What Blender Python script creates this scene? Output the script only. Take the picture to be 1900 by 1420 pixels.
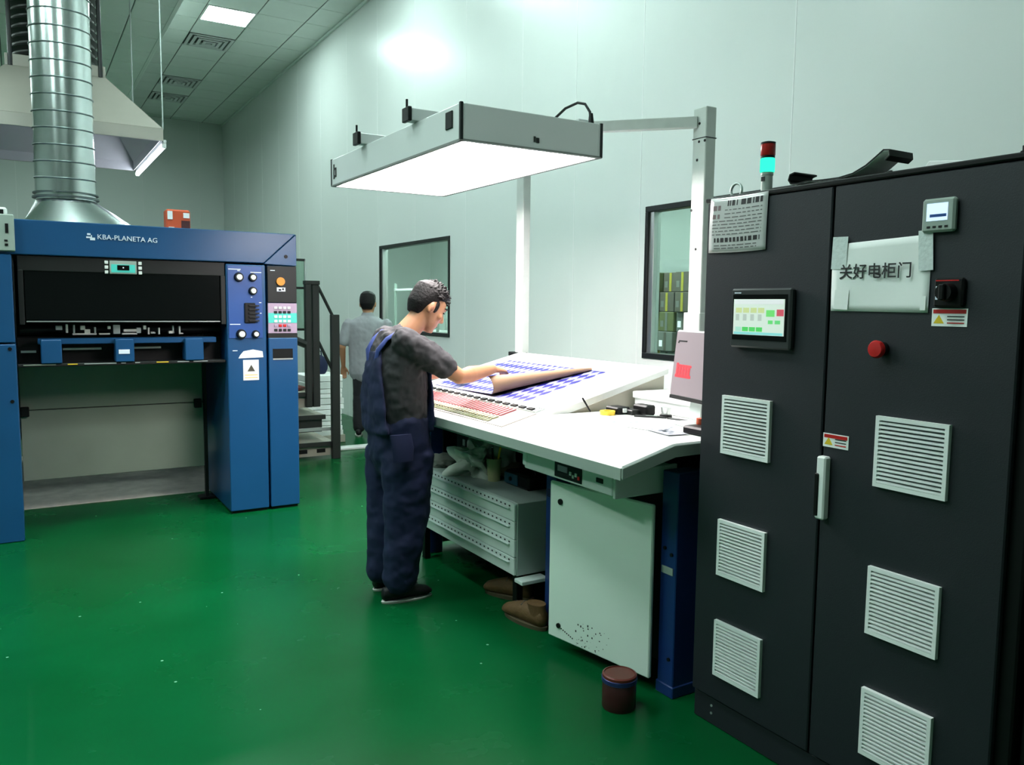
import bpy, bmesh, math, random
from mathutils import Vector, Matrix, Euler
random.seed(7)
S = bpy.context.scene
COL = S.collection
for o in list(bpy.data.objects):
    bpy.data.objects.remove(o)
PI = math.pi

# ------------------------------------------------------------------ camera
def make_camera():
    f, yaw, pit, rol = 1499.36, 0.547133, 0.0946695, 0.0109882
    c, s = math.cos, math.sin
    fwd = Vector((s(yaw)*c(pit), c(yaw)*c(pit), -s(pit)))
    right = Vector((c(yaw), -s(yaw), 0)); up = right.cross(fwd)
    r2 = right*c(rol)+up*s(rol); u2 = -right*s(rol)+up*c(rol)
    cd = bpy.data.cameras.new('camera'); cd.sensor_width = 36; cd.sensor_fit = 'HORIZONTAL'
    cd.lens = 36*f/1900; cd.clip_start = 0.05; cd.clip_end = 100
    co = bpy.data.objects.new('camera', cd); COL.objects.link(co)
    m = Matrix((r2, u2, -fwd)).transposed().to_4x4(); m.translation = (0, 0, 1.6)
    co.matrix_world = m
    S.camera = co
make_camera()

# ------------------------------------------------------------------ world, exposure, light levels
w = bpy.data.worlds.new('world'); S.world = w; w.use_nodes = True
w.node_tree.nodes['Background'].inputs[0].default_value = (0.6, 0.75, 0.7, 1)
w.node_tree.nodes['Background'].inputs[1].default_value = 0.02
vs = S.view_settings
vs.view_transform = 'Standard'; vs.look = 'None'; vs.exposure = 0.55; vs.gamma = 1.0; vs.use_curve_mapping = False
cy_ = S.cycles; cy_.max_bounces = 6; cy_.diffuse_bounces = 3; cy_.glossy_bounces = 3; cy_.transparent_max_bounces = 8; cy_.caustics_reflective = False; cy_.caustics_refractive = False
CEIL_LIGHT = 40.0          # emission of the ceiling panels
CEIL_COL = (0.79, 1.0, 0.95)
VIEW_LIGHT = 25.0          # emission of the viewing light over the console
VIEW_COL = (1.0, 0.93, 0.92)
NEXT_LIGHT = 40.0          # panels of the room beyond the windows
TUBE_LIGHT = 16.0

# ------------------------------------------------------------------ materials
MATS = {}
def mat(name, col, rough=0.5, metal=0.0, var=0.06, vscale=6.0, bump=0.0, bscale=60.0, spec=0.5, emit=None, estr=0.0, coat=0.0, alpha=1.0):
    if name in MATS: return MATS[name]
    m = bpy.data.materials.new(name); m.use_nodes = True
    nt = m.node_tree; b = nt.nodes['Principled BSDF']
    b.inputs['Roughness'].default_value = rough; b.inputs['Metallic'].default_value = metal
    b.inputs['Specular IOR Level'].default_value = spec
    b.inputs['Coat Weight'].default_value = coat; b.inputs['Coat Roughness'].default_value = 0.1
    tc = nt.nodes.new('ShaderNodeTexCoord')
    no = nt.nodes.new('ShaderNodeTexNoise'); no.inputs['Scale'].default_value = vscale; no.inputs['Detail'].default_value = 5
    nt.links.new(tc.outputs['Object'], no.inputs['Vector'])
    mx = nt.nodes.new('ShaderNodeMix'); mx.data_type = 'RGBA'
    mx.inputs[6].default_value = tuple(max(0, c*(1-var)) for c in col[:3])+(1,)
    mx.inputs[7].default_value = tuple(min(1, c*(1+var)) for c in col[:3])+(1,)
    nt.links.new(no.outputs['Fac'], mx.inputs[0]); nt.links.new(mx.outputs[2], b.inputs['Base Color'])
    if bump > 0:
        n2 = nt.nodes.new('ShaderNodeTexNoise'); n2.inputs['Scale'].default_value = bscale; n2.inputs['Detail'].default_value = 3
        nt.links.new(tc.outputs['Object'], n2.inputs['Vector'])
        bp = nt.nodes.new('ShaderNodeBump'); bp.inputs['Strength'].default_value = bump; bp.inputs['Distance'].default_value = 0.01
        nt.links.new(n2.outputs['Fac'], bp.inputs['Height']); nt.links.new(bp.outputs['Normal'], b.inputs['Normal'])
    if emit:
        b.inputs['Emission Color'].default_value = tuple(emit)+(1,); b.inputs['Emission Strength'].default_value = estr
    MATS[name] = m
    return m
def srgb(r, g, b):
    return tuple((c/255/12.92 if c/255 <= 0.04045 else ((c/255+0.055)/1.055)**2.4) for c in (r, g, b))

M_floor = None
def floor_mat():
    m = bpy.data.materials.new('green_epoxy'); m.use_nodes = True
    nt = m.node_tree; b = nt.nodes['Principled BSDF']
    tc = nt.nodes.new('ShaderNodeTexCoord')
    n1 = nt.nodes.new('ShaderNodeTexNoise'); n1.inputs['Scale'].default_value = 1.3; n1.inputs['Detail'].default_value = 6
    nt.links.new(tc.outputs['Object'], n1.inputs['Vector'])
    cr = nt.nodes.new('ShaderNodeValToRGB')
    cr.color_ramp.elements[0].position = 0.3; cr.color_ramp.elements[0].color = (0.0009, 0.066, 0.016, 1)
    cr.color_ramp.elements[1].position = 0.7; cr.color_ramp.elements[1].color = (0.0014, 0.090, 0.025, 1)
    nt.links.new(n1.outputs['Fac'], cr.inputs[0])
    # small pale chips of worn paint
    vo = nt.nodes.new('ShaderNodeTexVoronoi'); vo.inputs['Scale'].default_value = 5.5
    nt.links.new(tc.outputs['Object'], vo.inputs['Vector'])
    lt = nt.nodes.new('ShaderNodeMath'); lt.operation = 'LESS_THAN'; lt.inputs[1].default_value = 0.035
    nt.links.new(vo.outputs['Distance'], lt.inputs[0])
    mx = nt.nodes.new('ShaderNodeMix'); mx.data_type = 'RGBA'; mx.inputs[7].default_value = (0.16, 0.42, 0.26, 1)
    nt.links.new(lt.outputs[0], mx.inputs[0]); nt.links.new(cr.outputs[0], mx.inputs[6])
    nt.links.new(mx.outputs[2], b.inputs['Base Color'])
    n2 = nt.nodes.new('ShaderNodeTexNoise'); n2.inputs['Scale'].default_value = 3.0; n2.inputs['Detail'].default_value = 4
    nt.links.new(tc.outputs['Object'], n2.inputs['Vector'])
    mr = nt.nodes.new('ShaderNodeMapRange'); mr.inputs[3].default_value = 0.20; mr.inputs[4].default_value = 0.32
    nt.links.new(n2.outputs['Fac'], mr.inputs[0]); nt.links.new(mr.outputs[0], b.inputs['Roughness'])
    bp = nt.nodes.new('ShaderNodeBump'); bp.inputs['Strength'].default_value = 0.03; bp.inputs['Distance'].default_value = 0.01
    nt.links.new(n2.outputs['Fac'], bp.inputs['Height']); nt.links.new(bp.outputs['Normal'], b.inputs['Normal'])
    b.inputs['Specular IOR Level'].default_value = 0.08
    return m
M_floor = floor_mat()
M_wall = mat('painted_steel_panel', (0.74, 0.78, 0.76), 0.30, 0, 0.03, 1.2, 0.03, 2.0, spec=0.3)
M_joint = mat('panel_joint', (0.86, 0.88, 0.87), 0.4)
M_ceil = mat('ceiling_tile', (0.78, 0.84, 0.80), 0.7, 0, 0.05, 4)
M_grid = mat('ceiling_grid_dark', (0.10, 0.12, 0.11), 0.6)
M_black = mat('black_plastic', (0.004, 0.004, 0.0045), 0.45, spec=0.25)
M_blackgloss = mat('black_acrylic', (0.003, 0.004, 0.004), 0.2, spec=0.12)
M_darkframe = mat('dark_anodised_frame', (0.015, 0.017, 0.018), 0.35, 0.3)
M_alu = mat('aluminium', (0.62, 0.64, 0.63), 0.3, 0.9)
M_galv = mat('galvanised_spiral', (0.70, 0.76, 0.76), 0.22, 1.0, 0.18, 9, 0.05, 14)
M_galvd = mat('galvanised_seam', (0.16, 0.19, 0.19), 0.4, 0.9)
M_hood = mat('hood_sheet_metal', (0.42, 0.40, 0.35), 0.45, 0.1, 0.12, 3)
M_hoodin = mat('hood_inner_white', (0.66, 0.66, 0.69), 0.4)
M_blue = mat('press_blue_enamel', (0.008, 0.068, 0.185), 0.32, 0, 0.1, 4, 0.02, 40)
M_bluelt = mat('control_plate_blue', (0.016, 0.075, 0.29), 0.35)
M_dark = mat('press_dark_grey', (0.011, 0.012, 0.012), 0.45, spec=0.3)
M_sheetpile = mat('pile_board_grey_green', (0.21, 0.25, 0.205), 0.5, 0, 0.16, 2.4)
M_white = mat('white_enamel', (0.74, 0.77, 0.75), 0.35, 0, 0.03)
M_consolewhite = mat('console_white_laminate', (0.80, 0.81, 0.79), 0.35, 0, 0.02)
M_edge = mat('console_edge_grey_green', (0.33, 0.39, 0.35), 0.4)
M_navy = mat('console_leg_navy', (0.008, 0.030, 0.150), 0.35)
M_drawer = mat('drawer_front_grey', (0.62, 0.68, 0.65), 0.35)
M_cab = mat('cabinet_charcoal_powdercoat', (0.0105, 0.0125, 0.0185), 0.55, 0, 0.12, 40, 0.08, 260)
M_cabdk = mat('cabinet_black', (0.004, 0.0045, 0.005), 0.5, spec=0.25)
M_grille = mat('grille_pale_plastic', (0.84, 0.86, 0.85), 0.45, 0, 0.02)
M_grilleback = mat('grille_filter_dark', (0.10, 0.11, 0.115), 0.9)
M_chrome = mat('chrome', (0.85, 0.83, 0.78), 0.3, 0.6)
M_lampbody = mat('viewing_light_grey', (0.64, 0.67, 0.66), 0.4, 0.2, 0.03)
M_post = mat('post_pale_grey', (0.55, 0.59, 0.56), 0.42, 0.1, 0.08, 20)
M_paper = mat('paper_white', (0.90, 0.91, 0.90), 0.6, 0, 0.02)
M_green = mat('key_teal', (0.05, 0.42, 0.36), 0.4, emit=(0.05, 0.5, 0.42), estr=0.3)
M_pink = mat('key_lilac', (0.42, 0.30, 0.42), 0.4)
M_red = mat('red_plastic', (0.55, 0.012, 0.012), 0.35)
M_orange = mat('orange_button', (0.75, 0.25, 0.01), 0.4)
M_yellow = mat('yellow_print', (0.75, 0.52, 0.02), 0.5)
M_text = mat('black_print', (0.01, 0.01, 0.012), 0.6)
M_textw = mat('white_print', (0.75, 0.82, 0.92), 0.5)
M_concrete = mat('concrete_plate', (0.55, 0.52, 0.46), 0.8, 0, 0.35, 9)
M_skin = mat('skin', (0.40, 0.185, 0.095), 0.5, 0, 0.08, 30)
M_hair = mat('black_hair', (0.006, 0.005, 0.005), 0.6, 0, 0.3, 60, 0.4, 90, spec=0.2)
M_tee = mat('charcoal_tshirt', (0.032, 0.030, 0.034), 0.85, 0, 0.1, 20)
M_overall = mat('navy_overall_cloth', (0.003, 0.008, 0.046), 0.8, 0, 0.2, 12)
M_grayshirt = mat('grey_shirt', (0.26, 0.26, 0.28), 0.85, 0, 0.06, 15)
M_trouser = mat('black_trousers', (0.010, 0.010, 0.014), 0.85)
M_shoe = mat('black_shoe', (0.005, 0.005, 0.006), 0.5, spec=0.3)
M_sole = mat('pale_sole', (0.55, 0.52, 0.50), 0.6)
M_steel = mat('dark_painted_steel', (0.018, 0.021, 0.019), 0.45, 0.2)
M_step = mat('step_plate_beige', (0.34, 0.33, 0.27), 0.6, 0, 0.2, 8)
M_boot = mat('brown_worn_leather', (0.13, 0.065, 0.022), 0.7, 0, 0.4, 25, 0.3, 60)
M_bag = mat('dusty_plastic_bag', (0.58, 0.62, 0.54), 0.5, 0, 0.2, 12, 0.4, 20)
M_teal = mat('teal_tool_case', (0.010, 0.090, 0.15), 0.35)
M_can = mat('can_dark_red', (0.055, 0.010, 0.014), 0.35, 0, 0.2, 20)
M_canlid = mat('can_lid_red', (0.13, 0.020, 0.014), 0.35, 0, 0.2, 15)
M_canrim = mat('can_blue_rim', (0.03, 0.04, 0.16), 0.3, 0.3)
M_tan = mat('sheet_back_tan', (0.34, 0.21, 0.12), 0.6)
M_wire = mat('steel_wire', (0.45, 0.50, 0.49), 0.4, 0.6)
M_box_olive = mat('carton_olive', (0.085, 0.092, 0.03), 0.7, 0, 0.3, 8)
M_box_brown = mat('carton_brown', (0.07, 0.06, 0.045), 0.7, 0, 0.3, 8)
M_box_yellow = mat('carton_yellow', (0.28, 0.24, 0.02), 0.6, 0, 0.2, 8)
M_box_grey = mat('carton_grey', (0.12, 0.125, 0.11), 0.7, 0, 0.2, 8)
def emis(name, col, st):
    m = bpy.data.materials.new(name); m.use_nodes = True; nt = m.node_tree
    for n in list(nt.nodes): nt.nodes.remove(n)
    e = nt.nodes.new('ShaderNodeEmission'); e.inputs[0].default_value = tuple(col)+(1,); e.inputs[1].default_value = st
    out = nt.nodes.new('ShaderNodeOutputMaterial'); nt.links.new(e.outputs[0], out.inputs[0])
    return m
M_ceillight = emis('ceiling_panel_glow', CEIL_COL, CEIL_LIGHT)
M_viewlight = emis('viewing_tube_glow', VIEW_COL, VIEW_LIGHT)
M_nextlight = emis('next_room_panel_glow', CEIL_COL, NEXT_LIGHT)
M_tube = emis('fluorescent_tube_glow', (0.82, 0.90, 1.0), TUBE_LIGHT)
M_lampgreen = emis('signal_green_glow', (0.03, 0.85, 0.50), 1.1)
M_lampred = mat('signal_red_lens', (0.42, 0.012, 0.008), 0.25)
def glass_mat(name, tint, gl=0.10):
    m = bpy.data.materials.new(name); m.use_nodes = True; nt = m.node_tree
    for n in list(nt.nodes): nt.nodes.remove(n)
    t = nt.nodes.new('ShaderNodeBsdfTransparent'); t.inputs[0].default_value = tuple(tint)+(1,)
    g = nt.nodes.new('ShaderNodeBsdfGlossy'); g.inputs['Roughness'].default_value = 0.03
    lw = nt.nodes.new('ShaderNodeLayerWeight'); lw.inputs[0].default_value = 0.5
    pw = nt.nodes.new('ShaderNodeMath'); pw.operation = 'POWER'; pw.inputs[1].default_value = 4.0
    fr = nt.nodes.new('ShaderNodeMath'); fr.operation = 'MULTIPLY_ADD'; fr.inputs[1].default_value = 0.8; fr.inputs[2].default_value = 0.03
    nt.links.new(lw.outputs['Facing'], pw.inputs[0]); nt.links.new(pw.outputs[0], fr.inputs[0])
    mx = nt.nodes.new('ShaderNodeMixShader'); out = nt.nodes.new('ShaderNodeOutputMaterial')
    nt.links.new(fr.outputs[0], mx.inputs[0]); nt.links.new(t.outputs[0], mx.inputs[1]); nt.links.new(g.outputs[0], mx.inputs[2])
    nt.links.new(mx.outputs[0], out.inputs[0])
    return m
M_glass = glass_mat('window_glass', (0.86, 0.93, 0.90))
def dots_mat():
    m = bpy.data.materials.new('blue_dot_print'); m.use_nodes = True; nt = m.node_tree; b = nt.nodes['Principled BSDF']
    b.inputs['Roughness'].default_value = 0.45
    tc = nt.nodes.new('ShaderNodeTexCoord'); mp = nt.nodes.new('ShaderNodeMapping')
    mp.inputs['Rotation'].default_value = (0, 0, math.radians(45)); mp.inputs['Scale'].default_value = (0.6, 1, 0)
    mp.inputs['Location'].default_value = (0, 0, 0.0101)
    nt.links.new(tc.outputs['Object'], mp.inputs['Vector'])
    ck = nt.nodes.new('ShaderNodeTexChecker'); ck.inputs['Scale'].default_value = 24
    ck.inputs['Color1'].default_value = (0.006, 0.006, 0.15, 1); ck.inputs['Color2'].default_value = (0.25, 0.25, 0.42, 1)
    nt.links.new(mp.outputs[0], ck.inputs['Vector']); nt.links.new(ck.outputs[0], b.inputs['Base Color'])
    return m
M_dots = dots_mat()

# ------------------------------------------------------------------ mesh helpers
WL = {}
class MB:
    def __init__(self): self.bm = bmesh.new()
    def box(self, x0, x1, y0, y1, z0, z1, bev=0.0, M=None):
        t = bmesh.new()
        bmesh.ops.create_cube(t, size=1.0)
        for v in t.verts:
            v.co = Vector(((x0+x1)/2+v.co.x*(x1-x0), (y0+y1)/2+v.co.y*(y1-y0), (z0+z1)/2+v.co.z*(z1-z0)))
        if bev > 0: bmesh.ops.bevel(t, geom=list(t.edges), offset=bev, segments=1, affect='EDGES', profile=0.5)
        return self._merge(t, M)
    def _merge(self, t, M=None):
        if M is not None: bmesh.ops.transform(t, matrix=M, verts=list(t.verts))
        mp = {}
        for v in t.verts: mp[v.index if False else v] = self.bm.verts.new(v.co)
        for f in t.faces:
            try: self.bm.faces.new([mp[v] for v in f.verts])
            except ValueError: pass
        t.free(); return self
    def prism(self, poly, axis, a, b, bev=0.0, M=None):
        # poly: 2D points in the other two axes (x,z for axis y; y,z for axis x; x,y for axis z)
        t = bmesh.new()
        def mk(p, c):
            return {'y': (p[0], c, p[1]), 'x': (c, p[0], p[1]), 'z': (p[0], p[1], c)}[axis]
        A = [t.verts.new(mk(p, a)) for p in poly]; B = [t.verts.new(mk(p, b)) for p in poly]
        n = len(poly)
        t.faces.new(A); t.faces.new(B[::-1])
        for i in range(n): t.faces.new([A[i], B[i], B[(i+1) % n], A[(i+1) % n]][::-1])
        bmesh.ops.recalc_face_normals(t, faces=list(t.faces))
        if bev > 0: bmesh.ops.bevel(t, geom=list(t.edges), offset=bev, segments=1, affect='EDGES', profile=0.5)
        return self._merge(t, M)
    def cyl(self, p0, p1, r0, r1=None, n=16, cap=True):
        r1 = r0 if r1 is None else r1
        p0 = Vector(p0); p1 = Vector(p1); d = (p1-p0).normalized()
        u = d.orthogonal().normalized(); v = d.cross(u)
        A = []; B = []
        for i in range(n):
            a = 2*PI*i/n; e = u*math.cos(a)+v*math.sin(a)
            A.append(self.bm.verts.new(p0+e*r0)); B.append(self.bm.verts.new(p1+e*r1))
        for i in range(n): self.bm.faces.new([A[i], A[(i+1) % n], B[(i+1) % n], B[i]])
        if cap: self.bm.faces.new(A[::-1]); self.bm.faces.new(B)
        return self
    def tube(self, pts, r, n=8):
        pts = [Vector(p) for p in pts]
        rings = []
        prev = None
        for i, p in enumerate(pts):
            d = (pts[min(i+1, len(pts)-1)]-pts[max(i-1, 0)]).normalized()
            u = d.orthogonal().normalized() if prev is None else (prev-d*prev.dot(d)).normalized()
            prev = u; v = d.cross(u)
            rr = r[i] if isinstance(r, (list, tuple)) else r
            rings.append([self.bm.verts.new(p+(u*math.cos(2*PI*k/n)+v*math.sin(2*PI*k/n))*rr) for k in range(n)])
        for a, b in zip(rings, rings[1:]):
            for k in range(n): self.bm.faces.new([a[k], a[(k+1) % n], b[(k+1) % n], b[k]])
        self.bm.faces.new(rings[0][::-1]); self.bm.faces.new(rings[-1])
        return self
    def lathe(self, c, prof, n=24):
        # prof: list of (r, z) about the vertical axis at c
        rings = []
        for r, z in prof:
            rings.append([self.bm.verts.new((c[0]+max(r, 1e-4)*math.cos(2*PI*k/n), c[1]+max(r, 1e-4)*math.sin(2*PI*k/n), c[2]+z)) for k in range(n)])
        for a, b in zip(rings, rings[1:]):
            for k in range(n): self.bm.faces.new([a[k], a[(k+1) % n], b[(k+1) % n], b[k]])
        self.bm.faces.new(rings[0][::-1]); self.bm.faces.new(rings[-1])
        return self
    def ell(self, c, r, M=None, nu=16, nv=10):
        t = bmesh.new(); bmesh.ops.create_uvsphere(t, u_segments=nu, v_segments=nv, radius=1)
        for v in t.verts: v.co = Vector((v.co.x*r[0], v.co.y*r[1], v.co.z*r[2]))
        T = Matrix.Translation(Vector(c)) @ (M if M is not None else Matrix.Identity(4))
        return self._merge(t, T)
    def loft(self, rings, n=16, cap=True):
        # rings: (center, axisU*ru, axisV*rv) superelliptic sections
        R = []
        for c, u, v in rings:
            c, u, v = Vector(c), Vector(u), Vector(v)
            R.append([self.bm.verts.new(c+u*math.cos(2*PI*k/n)+v*math.sin(2*PI*k/n)) for k in range(n)])
        for a, b in zip(R, R[1:]):
            for k in range(n): self.bm.faces.new([a[k], a[(k+1) % n], b[(k+1) % n], b[k]])
        if cap: self.bm.faces.new(R[0][::-1]); self.bm.faces.new(R[-1])
        return self
    def grid(self, fn, nu, nv):
        V = [[self.bm.verts.new(fn(i/nu, j/nv)) for j in range(nv+1)] for i in range(nu+1)]
        for i in range(nu):
            for j in range(nv): self.bm.faces.new([V[i][j], V[i+1][j], V[i+1][j+1], V[i][j+1]])
        return self
    def obj(self, name, m, parent=None, smooth=None, keepn=False, ident=True):
        if not keepn: bmesh.ops.recalc_face_normals(self.bm, faces=list(self.bm.faces))
        me = bpy.data.meshes.new(name); 
        if parent is None:
            xs = [v.co.x for v in self.bm.verts]; ys = [v.co.y for v in self.bm.verts]; zs = [v.co.z for v in self.bm.verts]
            base = Vector(((min(xs)+max(xs))/2, (min(ys)+max(ys))/2, min(zs)))
        else: base = WL[parent.name]
        bmesh.ops.translate(self.bm, verts=list(self.bm.verts), vec=-base)
        self.bm.to_mesh(me); self.bm.free()
        o = bpy.data.objects.new(name, me); COL.objects.link(o)
        if m is not None: me.materials.append(m)
        if smooth is not None:
            for p in me.polygons: p.use_smooth = True
            me.set_sharp_from_angle(angle=math.radians(smooth))
        if parent is None: o.location = base
        else: o.parent = parent
        WL[o.name] = base
        return o

def thing(name, loc, label, cat, group=None):
    o = bpy.data.objects.new(name, None); COL.objects.link(o); o.location = loc; o.empty_display_size = 0.1
    WL[o.name] = Vector(loc); tag(o, label, cat, group); return o
def tag(o, label, cat, group=None):
    o['label'] = label; o['category'] = cat
    if group: o['group'] = group
    return o
def struct(o, label=None):
    o['kind'] = 'structure'
    if label: o['label'] = label
    return o
def structroot(name, loc, label=None):
    o = bpy.data.objects.new(name, None); COL.objects.link(o); o.location = loc; o.empty_display_size = 0.1
    WL[o.name] = Vector(loc); return struct(o, label)
def lab(o, t): o['label'] = t; return o
def B(name, m, parent, x0, x1, y0, y1, z0, z1, bev=0.0, M=None):
    return MB().box(x0, x1, y0, y1, z0, z1, bev, M).obj(name, m, parent)
def C(name, m, parent, p0, p1, r0, r1=None, n=16):
    return MB().cyl(p0, p1, r0, r1, n).obj(name, m, parent, smooth=40)
def copy_tree(o, d=(0, 0, 0), parent=None, label=None):
    c = o.copy(); COL.objects.link(c)
    if parent is not None: c.parent = parent
    c.location = o.location+Vector(d)
    if label: c['label'] = label
    for ch in list(o.children):
        k = ch.copy(); COL.objects.link(k); k.parent = c
        for g in list(ch.children):
            q = g.copy(); COL.objects.link(q); q.parent = k
    return c
def text(name, body, size, m, parent, origin, xdir, ydir, thick=0.0006, align='LEFT', width=None, bold=0.0):
    cu = bpy.data.curves.new('t', 'FONT'); cu.body = body; cu.size = size; cu.extrude = thick/2; cu.align_x = align
    cu.resolution_u = 3; cu.offset = bold
    to = bpy.data.objects.new('t', cu); COL.objects.link(to)
    bpy.context.view_layer.update()
    dg = bpy.context.evaluated_depsgraph_get()
    me = bpy.data.meshes.new_from_object(to.evaluated_get(dg))
    bpy.data.objects.remove(to); bpy.data.curves.remove(cu)
    if width:
        xs = [v.co.x for v in me.vertices]; wdt = max(xs)-min(xs); k = width/wdt; x0 = min(xs)
        for v in me.vertices: v.co.x = (v.co.x-x0)*k; v.co.y *= k
    X = Vector(xdir).normalized(); Y = Vector(ydir).normalized(); Z = X.cross(Y)
    T = Matrix((X, Y, Z)).transposed().to_4x4(); T.translation = Vector(origin)-WL[parent.name]
    me.transform(T); me.name = name
    me.materials.clear(); me.materials.append(m)
    o = bpy.data.objects.new(name, me); COL.objects.link(o); o.parent = parent; WL[o.name] = WL[parent.name]
    return o

# ================================================================== THE ROOM
XW, ZC, ZL, YB = 4.0, 5.51, 4.9, 19.0        # right wall, right ceiling, lower left ceiling, back wall
XE = 1.65                                     # where the lower ceiling ends
fl = struct(MB().box(-8, 9.6, -5, YB+0.2, -0.1, 0).obj('floor', M_floor))
fl['label'] = 'glossy green epoxy floor'

# right wall: steel panels with recessed joints, two window openings
WIN1 = (7.88, 9.87, 1.25, 2.345); WIN2 = (2.70, 4.68, 1.22, 2.34)
wr = structroot('wall_right', (XW, 7, 0), 'pale steel sandwich-panel wall with vertical joints')
seams = [-5, -3.9, -2.75, -1.6, -0.45, 0.7, 1.85, 3.38, 4.755, 5.6, 6.44, 7.53, 8.79, 9.93, 11.05, 12.2, 13.35, 14.5, 15.65, 16.8, 17.95, 19]
def wall_panel(y0, y1, parent):
    mb = MB(); holes = [h for h in (WIN1, WIN2) if h[0] < y1 and h[1] > y0]
    g = 0.004
    a, b = y0+g, y1-g
    if not holes: mb.box(XW, XW+0.05, a, b, 0, ZC, 0)
    else:
        h0, h1, zb, zt = holes[0]
        c0, c1 = max(a, h0), min(b, h1)
        if c0 > a+1e-4: mb.box(XW, XW+0.05, a, c0, 0, ZC)
        if c1 < b-1e-4: mb.box(XW, XW+0.05, c1, b, 0, ZC)
        mb.box(XW, XW+0.05, c0, c1, 0, zb); mb.box(XW, XW+0.05, c0, c1, zt, ZC)
    return mb.obj('panel', M_wall, parent)
for y0, y1 in zip(seams, seams[1:]): wall_panel(y0, y1, wr)
for y in seams[1:-1]:
    mb = MB()
    cuts = [h for h in (WIN1, WIN2) if h[0] < y < h[1]]
    if cuts:
        mb.box(XW-0.0015, XW+0.05, y-0.004, y+0.004, 0, cuts[0][2]); mb.box(XW-0.0015, XW+0.05, y-0.004, y+0.004, cuts[0][3], ZC)
    else: mb.box(XW-0.0015, XW+0.05, y-0.004, y+0.004, 0, ZC)
    mb.obj('joint_strip', M_joint, wr)
wb = structroot('wall_back', (0, YB, 0), 'pale panel wall at the far end')
xs = [-8, -6.85, -5.7, -4.55, -3.4, -2.25, -1.1, 0.05, 1.2, 2.35, 3.5, 4.05]
for a, b in zip(xs, xs[1:]): MB().box(a+0.004, b-0.004, YB, YB+0.05, 0, ZC).obj('panel', M_wall, wb)
MB().box(-8, 4.05, YB+0.006, YB+0.1, 0, ZC).obj('backing', M_joint, wb)
struct(MB().box(-8.1, -8, -5, YB, 0, ZC).obj('wall_left', M_wall))
struct(MB().box(-8, 4.05, -5.1, -5, 0, ZC).obj('wall_front', M_wall))
struct(MB().box(XW-0.03, XW, -5, YB, ZC-0.035, ZC, 0.004).obj('trim_1', M_ceil))

# window frames
def window(n, W):
    y0, y1, z0, z1 = W; t = 0.055
    r = structroot('window_%d' % n, (XW, (y0+y1)/2, z0), 'dark-framed window in the steel wall')
    B('frame_bar', M_darkframe, r, XW-0.012, XW+0.075, y0, y1, z1-t*0.75, z1, 0.003)
    B('frame_bar', M_darkframe, r, XW-0.012, XW+0.075, y0, y1, z0, z0+t*0.75, 0.003)
    B('frame_bar', M_darkframe, r, XW-0.012, XW+0.075, y0, y0+t*0.6, z0+0.04, z1-0.04, 0.003)
    B('frame_bar', M_darkframe, r, XW-0.012, XW+0.075, y1-t*0.6, y1, z0+0.04, z1-0.04, 0.003)
    B('inner_reveal', M_alu, r, XW+0.005, XW+0.075, y1-t*1.5, y1-t*0.6, z0+0.04, z1-0.04, 0.003)
    B('pane', M_glass, r, XW+0.04, XW+0.046, y0+t*0.6, y1-t*1.5, z0+0.04, z1-0.04)
window(1, WIN1); window(2, WIN2)

# ceiling: high part on the right, lower part on the left, both of square tiles
TS = 0.65
def ceiling(name, x0, x1, gx, gy, z, lightcells, ventcells, vis):
    r = structroot(name, ((x0+x1)/2, 7, z), 'suspended ceiling of square pale tiles')
    B('grid_backing', M_grid, r, x0, x1, -5, YB, z+0.012, z+0.05)
    i0 = int(math.floor((x0-gx)/TS)); i1 = int(math.ceil((x1-gx)/TS)); j0 = int(math.floor((-5-gy)/TS)); j1 = int(math.ceil((YB-gy)/TS))
    rest = MB(); proto = None
    for i in range(i0, i1):
        for j in range(j0, j1):
            if (i, j) in lightcells or (i, j) in ventcells: continue
            a, b = max(gx+i*TS, x0)+0.006, min(gx+(i+1)*TS, x1)-0.006
            c, d = max(gy+j*TS, -5)+0.006, min(gy+(j+1)*TS, YB)-0.006
            if b-a < 0.03 or d-c < 0.03: continue
            if vis(a, b, c, d):
                full = abs(b-a-(TS-0.012)) < 1e-4 and abs(d-c-(TS-0.012)) < 1e-4
                if full and proto:
                    k = proto[0].copy(); COL.objects.link(k); k.parent = r
                    k.location = (a-proto[1], c-proto[2], 0)
                else:
                    o = MB().box(a, b, c, d, z, z+0.014, 0.004).obj('tile', M_ceil, r)
                    if full: proto = (o, a, c)
            else: rest.box(a, b, c, d, z, z+0.014)
    q = rest.obj('tile_field', M_ceil, r); q['kind'] = 'stuff'
    return r
GX, GY = 2.28, 11.55
LC = [(0, 0), (0, -5), (0, -10)]
VC = [(0, 2), (0, 6), (0, 8)]
ceiling('ceiling', XE, XW, GX, GY, ZC, set(LC), set(VC), lambda a, b, c, d: c > 10.2)
GX2, GY2 = XE-0.42, 10.07
LC2 = [(-2, -8), (-2, -13), (-2, 6), (-7, 6), (-7, 2), (-7, -3), (-7, -8), (-7, -13), (-5, -9)]
ceiling('ceiling_low', -8, XE, GX2, GY2, ZL, set(LC2), set(), lambda a, b, c, d: c > 8.6 and b > -0.4)
struct(MB().box(XE-0.02, XE+0.03, -5, YB, ZL-0.005, ZC+0.02, 0.004).obj('trim_2', M_ceil))

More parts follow.
